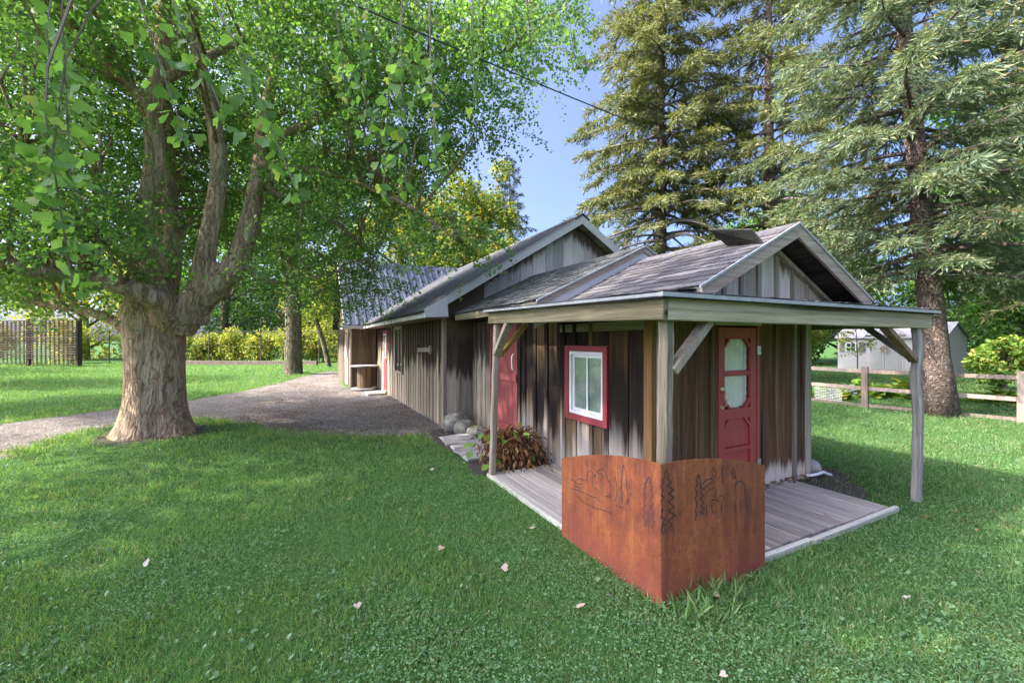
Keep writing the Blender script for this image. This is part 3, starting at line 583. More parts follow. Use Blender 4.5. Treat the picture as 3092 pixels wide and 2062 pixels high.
def ribbon(lines, fn, w0):
    mb = MB()
    for ln in lines:
        wv = w0 * random.uniform(.8, 1.5); k = len(ln)
        for i in range(k - 1):
            (x0, z0), (x1, z1) = ln[i], ln[i + 1]; d = math.hypot(x1 - x0, z1 - z0) or 1; nx, nz = -(z1 - z0) / d * wv / 2, (x1 - x0) / d * wv / 2
            mb.add([fn(x0 - nx, z0 - nz), fn(x1 - nx, z1 - nz), fn(x1 + nx, z1 + nz), fn(x0 + nx, z0 + nz)], [(0, 1, 2, 3)])
    return mb
obj('cut_lines', ribbon(ENG_L, lambda x, z: (-.0662, x, z), .006), M['cut'], pl, kind='stuff')
obj('cut_lines', ribbon(ENG_R, lambda x, z: (x, -.0612, z), .006), M['cut_dark'], pq, kind='stuff')

# ======================================================== connecting section
md = thing('connecting_shed', 'low plank section with shingle roof and old red door behind the cabin', 'shed', (2.1, 4.0))
mw = obj('left_wall', MB().box(.94, .98, 2.53, 5.56, 0, 2.05), M['inner'], md)
plank_run(mw, 'b', .94, [(2.53, 2.6, .015), (2.6, 2.84, 0), (2.82, 2.9, .02), (2.9, 3.15, 0), (3.13, 3.2, .02), (3.2, 3.43, 0), (3.42, 3.5, .02), (3.5, 3.6, 0), (3.58, 3.66, .025)], 0, 1.93, .022, M['wall_left'])
plank_run(mw, 'b', .94, [(4.58, 4.68, .025), (4.68, 4.93, 0), (4.9, 4.98, .02), (4.98, 5.14, 0), (5.1, 5.18, .02), (5.18, 5.33, 0), (5.3, 5.37, .02), (5.37, 5.5, 0)], 0, 1.93, .022, M['wall_mid'])
obj('wall_panel', MB().box(.92, .94, 3.66, 4.58, 1.86, 1.95), M['wall_mid'], mw)
rd = obj('plank_door', MB().box(.905, .938, 3.67, 4.575, .17, 1.86), M['inner'], md, label='faded red plank door with a white pull handle')
for k in range(6):
    s0 = 3.672 + k * .15; obj('board', MB().box(.893, .907, s0, s0 + .145, .17 + jit(.006), 1.86), M['red_old'], rd)
obj('rail', MB().box(.876, .892, 3.675, 4.57, .98, 1.09), M['red_old'], rd); obj('rail', MB().box(.876, .892, 3.675, 4.57, 1.66, 1.78), M['red_old'], rd); obj('rail', MB().box(.876, .892, 3.675, 4.57, .2, .32), M['red_old'], rd)
obj('handle', MB().tube([(.878, 3.74, 1.40), (.845, 3.74, 1.37), (.838, 3.74, 1.28), (.845, 3.74, 1.18), (.878, 3.74, 1.14)], .011, 8), M['vinyl'], rd, smooth=True)
obj('jamb', MB().box(.875, .935, 4.575, 4.62, .1, 1.9), M['red_old'], rd)
obj('threshold', MB().box(.85, .94, 3.62, 4.6, .08, .165), M['trim_wood'], rd)
mr = obj('roof', MB().prism([(2.2, 2.875), (.50, 2.07), (.50, 2.035), (2.2, 2.83)], 'b', 2.44, 5.5), M['shingle_mid'], md)
obj('roof_slope', MB().prism([(2.201, 2.875), (3.5, 2.26), (3.5, 2.22), (2.201, 2.83)], 'b', 2.44, 5.5), M['shingle_mid'], mr)
shingles(mr, (.485, 2.43, 2.068), (0, 1, 0), (1.7, 0, .805), 3.08, 1.90, .26, .128, M['shingle_mid'], rough=.8)
obj('ridge_cap', MB().prism([(2.06, 2.82), (2.2, 2.89), (2.34, 2.82), (2.34, 2.833), (2.2, 2.902), (2.06, 2.833)], 'b', 2.42, 5.5), M['shingle_mid'], mr)
def band(z_off0, z_off1, b0, b1, mat, name):
    for sgn in (-1, 1):
        e = 1.70 if sgn < 0 else 1.3
        obj(name, MB().prism([(2.2, 2.875 + z_off0), (2.2 + sgn * e, 2.875 - e * .4735 + z_off0), (2.2 + sgn * e, 2.875 - e * .4735 + z_off1), (2.2, 2.875 + z_off1)], 'b', b0, b1), mat, md)
band(.012, -.01, 2.40, 2.425, M['metal_drip'], 'drip_edge'); band(-.012, -.075, 2.418, 2.438, M['rake_trim'], 'rake_board'); band(-.077, -.33, 2.44, 2.47, M['white_trim'], 'gable_board')
obj('gable_wall', MB().prism([(.96, 1.95), (3.4, 1.95), (3.4, 2.1), (2.2, 2.54), (.96, 1.98)], 'b', 2.5, 2.53), M['inner'], md)
obj('eave_board', MB().box(.49, .515, 2.43, 5.3, 1.955, 2.045), M['beam_y'], md); obj('eave_soffit', MB().box(.515, .93, 2.45, 5.5, 1.952, 1.966), M['soffit'], md)

# ======================================================== barn
bn = thing('barn', 'long weathered plank barn with ribbed metal roof and pale fascia', 'barn', (3.2, 9.5))
bw = obj('left_wall', MB().box(.42, .46, 5.6, 14.0, 0, 2.03), M['inner'], bn)
def cut(edges, holes):
    out = []
    for e in edges:
        for h0, h1, zb, zt in holes:
            if e[1] > h0 and e[0] < h1: break
        else: out.append((e, None))
        if any(e[1] > h[0] and e[0] < h[1] for h in holes): out.append((e, next(h for h in holes if e[1] > h[0] and e[0] < h[1])))
    return out
ed = [(5.56, 5.68, .035, M['trim_wood'])] + strips(5.68, 9.0, .235, .065) + strips(9.0, 9.9, .225, .065, 0) + strips(9.9, 11.12, .24, .065) + strips(11.78, 13.05, .26, .065)
for e in ed:
    if e[0] > 8.93 and e[1] < 9.97: plank_run(bw, 'b', .42, [e], 0, .79, .022, M['wall_barn']); 
    else: plank_run(bw, 'b', .42, [e], 0, 2.0, .022, M['wall_barn'])
bwin = obj('window', MB().box(.40, .43, 9.0, 9.9, .78, 1.95), M['inner'], bn, label='tall barn window with a weathered grey frame')
for (b0, b1, z0, z1) in [(8.97, 9.05, .8, 1.97), (9.85, 9.93, .8, 1.97), (9.05, 9.85, 1.9, 1.97), (8.93, 9.97, .74, .80)]: obj('frame', MB().box(.345, .40, b0, b1, z0, z1), M['trim_wood'], bwin)
obj('mullion', MB().box(.36, .40, 9.42, 9.48, .80, 1.9), M['trim_wood'], bwin)
obj('pane', MB().box(.378, .382, 9.05, 9.42, .8, 1.9).box(.378, .382, 9.48, 9.85, .8, 1.9), M['glass'], bwin)
bd = obj('barn_door', MB().box(.385, .42, 11.13, 11.77, .1, 1.9), M['red_old'], bn, label='red door with a tall white-framed pane at the far end of the barn')
obj('window_frame', MB().box(.365, .384, 11.24, 11.66, 1.05, 1.8), M['vinyl'], bd); obj('pane', MB().box(.358, .364, 11.29, 11.61, 1.1, 1.75), M['glass'], bd)
obj('knob', MB().tube([(.385, 11.22, .98), (.33, 11.22, .98)], [.02, .03], 10), M['brass'], bd); obj('threshold', MB().box(.33, .42, 11.1, 11.8, .0, .09), M['trim_wood'], bd)
obj('hanger_plank', MB().beam((.355, 6.35, 1.42), (.355, 7.35, 1.39), .03, .09), M['trim_wood'], bn); obj('hanger_block', MB().box(.37, .40, 6.45, 6.55, 1.33, 1.5), M['trim_wood'], bn)
AP, EA, SLP = 4.19, -.06, (4.19 - 2.14) / 3.32
def rz(a): return AP - SLP * abs(a - 3.26)
bg_ = obj('gable_wall', MB().prism([(.42, 0), (6.1, 0), (6.1, rz(6.1) - .14), (3.26, AP - .14), (.42, rz(.42) - .14)], 'b', 5.60, 5.64), M['inner'], bn)
s = .42
while s < 6.05:
    e = min(s + random.choice((.2, .24, .28, .3)), 6.1); tz = lambda x: rz(x) - .13
    r2 = random.Random(int(s * 100)); dk_ = .10 + .34 * r2.random() if s > 1.2 else .05
    if .3 < s < .95: plank_run(bg_, 'a', 5.60, [(s, e - .004, 0)], 0, lambda x: rz(x) - .13, .022, M['wall_mid'])
    else:
        z0 = 1.8; za, zb_ = tz(s), tz(e)
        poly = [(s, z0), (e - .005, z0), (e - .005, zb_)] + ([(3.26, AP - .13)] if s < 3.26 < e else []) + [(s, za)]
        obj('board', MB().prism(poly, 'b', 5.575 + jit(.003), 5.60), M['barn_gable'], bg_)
    s = e
for sgn in (-1, 1):
    L_ = 3.32 if sgn < 0 else 3.3
    A0 = 3.26 + sgn * L_
    obj('rake_board', MB().prism([(3.26, AP), (A0, rz(A0)), (A0, rz(A0) - .155), (3.26, AP - .175)], 'b', 5.285, 5.315), M['grey_trim'], bn)
    for k in range(14):
        t0, t1 = k * .235 + .02, k * .235 + .235
        obj('soffit_board', MB().prism([(3.26 + sgn * t0, AP - .10 - SLP * t0), (3.26 + sgn * t1, AP - .10 - SLP * t1), (3.26 + sgn * t1, AP - .115 - SLP * t1), (3.26 + sgn * t0, AP - .115 - SLP * t0)], 'b', 5.32, 5.573), M['orange_wood'] if False else M['trim_wood'], bn)
obj('eave_return', MB().prism([(-.06, 2.0), (-.06, 2.135), (.34, 2.38), (.36, 2.02)], 'b', 5.268, 5.284), M['white_trim'], bn)
obj('eave_board', MB().box(-.065, -.04, 5.285, 13.2, 1.995, 2.125), M['white_trim'], bn); obj('eave_soffit', MB().box(-.04, .40, 5.31, 13.1, 2.0, 2.012), M['trim_wood'], bn)
def ribpanel(width, length, ribs, rh):
    prof = []; p = width / ribs
    for i in range(ribs): prof += [(i * p, 0), (i * p + p * .42, 0), (i * p + p * .54, rh), (i * p + p * .74, rh), (i * p + p * .86, 0)]
    prof.append((width, 0)); vs = [(x, 0, z) for x, z in prof] + [(x, length, z) for x, z in prof]; n = len(prof)
    me = bpy.data.meshes.new('roof_panel'); me.from_pydata(vs, [], [(i, i + 1, n + i + 1, n + i) for i in range(n - 1)]); return me
brf = obj('roof', MB().prism([(3.26, AP - .02), (EA - .03, rz(EA - .03) - .02), (EA - .03, rz(EA - .03) - .045), (3.26, AP - .09)], 'b', 5.30, 15.5), M['inner'], bn)
obj('roof_slope', MB().prism([(3.261, AP - .002), (6.6, rz(6.6)), (6.6, rz(6.6) - .04), (3.261, AP - .09)], 'b', 5.30, 15.5), M['barn_roof'], brf)
pm = ribpanel(.8, math.hypot(3.38, 3.38 * SLP), 4, .022); pm.materials.append(M['barn_roof'])
ex = Vector((0, -1, 0)); ey = Vector((1, 0, SLP)).normalized(); ez = ex.cross(ey)
for k in range(13):
    o = bpy.data.objects.new('roof_panel', pm); C.objects.link(o); o.parent = brf
    o.matrix_local = Matrix.Translation((EA - .05, 5.27 + .8 * (k + 1), rz(EA - .05) - .012 + .0012 * (k % 2))) @ Matrix((ex, ey, ez)).transposed().to_4x4()
obj('ridge_cap', MB().prism([(3.08, rz(3.08) + .018), (3.26, AP + .028), (3.44, rz(3.44) + .018), (3.44, rz(3.44) + .03), (3.26, AP + .04), (3.08, rz(3.08) + .03)], 'b', 5.26, 15.5), M['barn_roof'], brf)

# ======================================================== annex with the blue metal roof
an = thing('annex', 'plank annex with steep blue-grey metal roof at the barn end', 'annex', (1.5, 15))
aw = obj('front_wall', MB().box(-.43, .40, 13.12, 13.16, 0, 2.08), M['inner'], an)
for s0, s1, pr in [(-.45, -.39, .03), (-.39, -.13, 0), (-.15, -.10, .02), (-.10, .14, 0), (.12, .17, .02), (.17, .33, 0), (.31, .37, .02)]:
    plank_run(aw, 'a', 13.12, [(s0, s1, pr)], 0, 2.06, .022, M['annex_wall'] if pr < .025 else M['trim_wood'])
asw = obj('side_wall', MB().box(-.42, -.38, 13.17, 18.0, 0, 2.08), M['inner'], an)
plank_run(asw, 'b', -.42, strips(13.2, 13.7, .25, .06), 0, 2.05, .022, M['wall_mid']); plank_run(asw, 'b', -.42, strips(14.7, 18, .28, .06), 0, 2.05, .022, M['wall_mid'])
ad = obj('plank_door', MB().box(-.44, -.42, 13.72, 14.68, .05, 2.0), M['inner'], an)
for k in range(5): obj('board', MB().box(-.46, -.44, 13.73 + k * .19, 13.91 + k * .19, .06, 1.98), M['wall_mid'], ad)
obj('rail', MB().box(-.48, -.461, 13.75, 14.66, 1.05, 1.18), M['deck_edge'], ad)
for sgn, nm in ((-1, 'gable_wall'), (1, 'gable_wall')):
    x = -.40 if sgn < 0 else 5.3
    obj(nm, MB().prism([(13.2, 2.06), (17.95, 2.06), (15.55, 4.5)], 'a', x, x + .03), M['wall_mid'], an)
arf = obj('roof', MB().prism([(12.86, 2.10), (15.55, 4.66), (18.25, 2.10), (18.25, 2.06), (15.55, 4.60), (12.86, 2.06)], 'a', -.64, 5.6), M['inner'], an)
ly = math.hypot(2.72, 2.59); pm = ribpanel(.78, ly, 3, .028); pm.materials.append(M['annex_roof'])
ey = Vector((0, 2.69, 2.56)).normalized(); ex = Vector((1, 0, 0)); ez = ex.cross(ey)
for k in range(8):
    o = bpy.data.objects.new('roof_panel', pm); C.objects.link(o); o.parent = arf
    o.matrix_local = Matrix.Translation((-.66 + .78 * k, 12.84, 2.105 + .0015 * (k % 2))) @ Matrix((ex, ey, ez)).transposed().to_4x4()
obj('ridge_cap', MB().prism([(15.35, 4.50), (15.55, 4.70), (15.75, 4.50), (15.75, 4.515), (15.55, 4.715), (15.35, 4.515)], 'a', -.66, 5.6), M['annex_roof'], arf)
obj('eave_board', MB().box(-.64, .0, 12.845, 12.87, 1.98, 2.095), M['white_trim'], an); obj('eave_soffit', MB().box(-.64, .36, 12.87, 13.1, 1.99, 2.0), M['trim_wood'], an)
obj('rake_board', MB().prism([(12.87, 2.08), (15.55, 4.63), (15.55, 4.48), (12.87, 1.95)], 'a', -.66, -.642), M['grey_trim'], an)
obj('eave_return', MB().prism([(12.87, 1.98), (13.6, 1.98), (13.0, 2.12), (12.87, 2.12)], 'a', -.70, -.661), M['white_trim'], an)

# ======================================================== things by the walls
sp = thing('cable_spool', 'wooden cable spool standing as a table by the annex wall', 'cable spool', (-.08, 12.62))
cx, cy = -.06, 12.62
obj('top', MB().disc((cx, cy, .755), .43, .04, 28), M['walk'], sp); obj('base', MB().disc((cx, cy, .02), .43, .04, 28), M['walk'], sp)
for k in range(18):
    an_ = 2 * pi * k / 18; r = .215
    obj('stave', MB().beam((cx + r * cos(an_), cy + r * sin(an_), .06), (cx + r * cos(an_), cy + r * sin(an_), .755), .072, .02, (cos(an_), sin(an_), 0)), M['annex_wall'], sp)
st = thing('door_step', 'pale concrete slab set as a step before the barn door', 'step', (.05, 11.3))
obj('slab', MB().box(-.2, .3, 10.95, 11.65, -.02, .055), M['concrete'], st, bev=.012)
def rock(label, x, y, r, sq, seed, ab=True, mat='rock'):
    me = bpy.data.meshes.new('stone'); bm = bmesh.new(); bmesh.ops.create_icosphere(bm, subdivisions=3, radius=1)
    r_ = np.random.default_rng(seed); ds = unit(r_.normal(size=(7, 3))); am = r_.uniform(.05, .22, 7)
    for v in bm.verts:
        d = np.array(v.co); k = 1 + sum(a_ * max(0, float(d @ q)) ** 2 for a_, q in zip(am, ds)) - .12 + .035 * sin(d[0] * 7 + seed) * sin(d[1] * 6 + 2) + .02 * sin(d[2] * 13 + d[0] * 9)
        v.co = Vector((d[0] * k * sq[0], d[1] * k * sq[1], d[2] * k * sq[2])) * r
    bm.to_mesh(me); bm.free()
    o = obj('stone', me, M[mat], smooth=True); p = W(x, y) if ab else (x, y, 0)
    o.location = (p[0], p[1], r * sq[2] * .62); o.rotation_euler = (0, 0, seed); return props(o, label, 'stone', 'stones by the plank wall' if ab else None)
rock('large grey boulder against the barn corner post', .55, 5.3, .22, (1.15, .9, .85), 1); rock('smaller round stone in front of the large boulder', .55, 4.98, .155, (1.1, 1, .95), 2)
rock('greenish stone at the end of the plank walk', .7, 4.68, .15, (1.1, .9, .75), 3); rock('small stone tucked between the boulder and the wall', .72, 5.05, .12, (1, 1, .8), 4)
rock('pale rough stone at the rear corner of the cabin wall', 3.52, 1.06, .12, (1.2, .9, .9), 8, mat='concrete')
pp = obj('drain_pipe', MB().tube([W(3.2, .9, .05), W(3.32, .86, .06), W(3.42, .84, .08), W(3.5, .86, .05), W(3.55, .82, .03)], .017, 8), M['pipe'], smooth=True)
props(pp, 'short white plastic drain pipe bent on the deck corner', 'pipe')

# ---------------------------------------------------------------- vegetation materials
M['ginkgo'] = leafmat('ginkgo_leaf', [(0, (.085, .17, .05)), (.35, (.12, .235, .065)), (.7, (.16, .295, .09)), (.93, (.21, .335, .11)), (1, (.36, .38, .08))], .55, (1.3, 1.35, .6))
M['maple'] = leafmat('yellow_maple_leaf', [(0, (.12, .19, .045)), (.5, (.19, .27, .055)), (.8, (.32, .35, .07)), (.95, (.46, .30, .06)), (1, (.5, .2, .05))], .5, (1.3, 1.2, .5), .6, (.13, .21, .05), psc=.3)
M['broad'] = leafmat('green_broadleaf', [(0, (.03, .075, .018)), (.5, (.055, .13, .028)), (.9, (.10, .19, .035)), (1, (.2, .22, .04))], .45, (1.4, 1.5, .5))
M['yshrub'] = leafmat('sunlit_vine_leaf', [(0, (.13, .2, .035)), (.4, (.24, .30, .05)), (.8, (.38, .38, .08)), (.97, (.42, .34, .12)), (1, (.45, .10, .06))], .5, (1.3, 1.25, .6))
M['purple'] = leafmat('purple_leaf', [(0, (.07, .05, .09)), (.6, (.12, .075, .12)), (1, (.2, .09, .1))], .35, (1.2, .9, 1.1))
M['bluefar'] = leafmat('far_haze_tinted_leaf', [(0, (.06, .10, .07)), (.6, (.10, .16, .10)), (1, (.16, .2, .10))], .35, (1.2, 1.3, .8))  # distance haze is put into the leaf colour as a blue-green tint
M['spruce'] = leafmat('spruce_needle', [(0, (.08, .10, .04)), (.45, (.15, .175, .065)), (.8, (.23, .24, .095)), (.95, (.29, .28, .12)), (1, (.25, .16, .08))], .3, (1.2, 1.2, .6), rough=.6)
M['spruce_blue'] = leafmat('blue_spruce_needle', [(0, (.085, .12, .065)), (.45, (.155, .20, .105)), (.8, (.235, .275, .145)), (.93, (.32, .33, .16)), (1, (.3, .2, .09))], .3, (1.2, 1.2, .7), .4, (.11, .18, .13), rough=.6, psc=.9)
M['spruce_dark'] = leafmat('dark_spruce_needle', [(0, (.03, .05, .035)), (.6, (.06, .09, .06)), (1, (.10, .13, .08))], .2, (1.2, 1.2, .7), rough=.6)
M['grass'] = leafmat('grass_blade', [(0, (.08, .18, .055)), (.35, (.125, .275, .085)), (.68, (.18, .34, .12)), (.84, (.27, .37, .17)), (.93, (.38, .36, .2)), (1, (.46, .40, .26))], .4, (1.3, 1.4, .5), .45, (.20, .28, .085), psc=1.3, patch2=(4.5, .45, (.27, .28, .14)))
M['clover'] = leafmat('clover_leaf', [(0, (.09, .19, .075)), (.5, (.14, .27, .12)), (.9, (.2, .33, .17)), (1, (.28, .35, .13))], .35, (1.3, 1.5, .5), rough=.45)
M['hosta'] = leafmat('hosta_leaf', [(0, (.10, .2, .035)), (.5, (.2, .32, .055)), (.85, (.36, .40, .09)), (1, (.45, .33, .1))], .35, (1.3, 1.4, .5))
M['bluegrey_plant'] = leafmat('silver_plant_leaf', [(0, (.16, .2, .2)), (1, (.35, .38, .4))], .2, (1, 1, 1))
M['deadleaf'] = leafmat('dry_brown_stem', [(0, (.07, .03, .018)), (.5, (.17, .075, .035)), (.85, (.28, .14, .06)), (1, (.36, .24, .1))], .15, (1.2, 1, .6), rough=.9)
M['fallen'] = leafmat('fallen_leaf', [(0, (.3, .18, .12)), (.5, (.5, .37, .28)), (1, (.55, .45, .4))], .15, (1, 1, 1), rough=.9)
M['bark_ginkgo'] = bark('ginkgo_bark', (.22, .132, .084), (.54, .365, .24), (.70, .525, .37), 9.0, .13, .65, (.24, .22, .13), .045)
M['bark_limb'] = bark('ginkgo_limb_bark', (.24, .155, .105), (.50, .35, .24), (.64, .48, .35), 13.0, .3, .8, None, .03)
M['bark_tree'] = bark('furrowed_bark', (.08, .065, .045), (.24, .20, .14), (.36, .31, .23), 9.0, .15, 1.0, (.11, .12, .06), .05)
M['bark_spruce'] = bark('spruce_bark', (.09, .06, .05), (.25, .185, .155), (.40, .32, .28), 16.0, .6, 1.0, None, .03)
M['twig'] = plain('twig_bark', (.17, .13, .095), .9)
M['dead_twig'] = plain('dead_twig_bark', (.13, .11, .10), .9)

# ---------------------------------------------------------------- trees
def arr(pts): return np.array(pts, float)
def smooth_path(pts, n=4):
    """Catmull-Rom through (x, y, z, r) points"""
    P = arr(pts); Q = np.vstack([2 * P[0] - P[1], P, 2 * P[-1] - P[-2]]); out = []
    for i in range(len(P) - 1):
        p0, p1, p2, p3 = Q[i:i + 4]
        for j in range(n):
            t = j / n; out.append(.5 * ((2 * p1) + (-p0 + p2) * t + (2 * p0 - 5 * p1 + 4 * p2 - p3) * t * t + (-p0 + 3 * p1 - 3 * p2 + p3) * t ** 3))
    out.append(P[-1]); return np.array(out)
def shoots(lobes, per, length, droop, spacing, jitter, twig_mb=None, twig_every=5, twig_r=.0035):
    """leafy shoots inside lobes (x, y, z, r): returns leaf base points and shoot directions"""
    PP = []; DD = []
    for (x, y, z, r) in lobes:
        for k in range(max(2, int(per * (r / .5) ** 2))):
            d = rng.normal(size=3); d /= np.linalg.norm(d); c = np.array([x, y, z]) + d * r * (rng.random() ** .4)
            d0 = d * np.array([1, 1, .35]) + np.array([rng.normal() * .5, rng.normal() * .5, .1]); d0 /= np.linalg.norm(d0)
            L = length * rng.uniform(.5, 1.3); n = max(3, int(L / spacing)); s = np.linspace(.03, L, n)
            pts = c + d0 * s[:, None] * .8 + np.array([0, 0, -1.]) * (droop * s ** 2)[:, None]
            tan = np.gradient(pts, axis=0)
            PP.append(pts + rng.normal(size=(n, 3)) * jitter); DD.append(tan)
            if twig_mb is not None and k % twig_every == 0: twig_mb.tube([tuple(q) for q in pts[::max(1, n // 4)]], twig_r, 3, False)
    return np.vstack(PP), unit(np.vstack(DD))
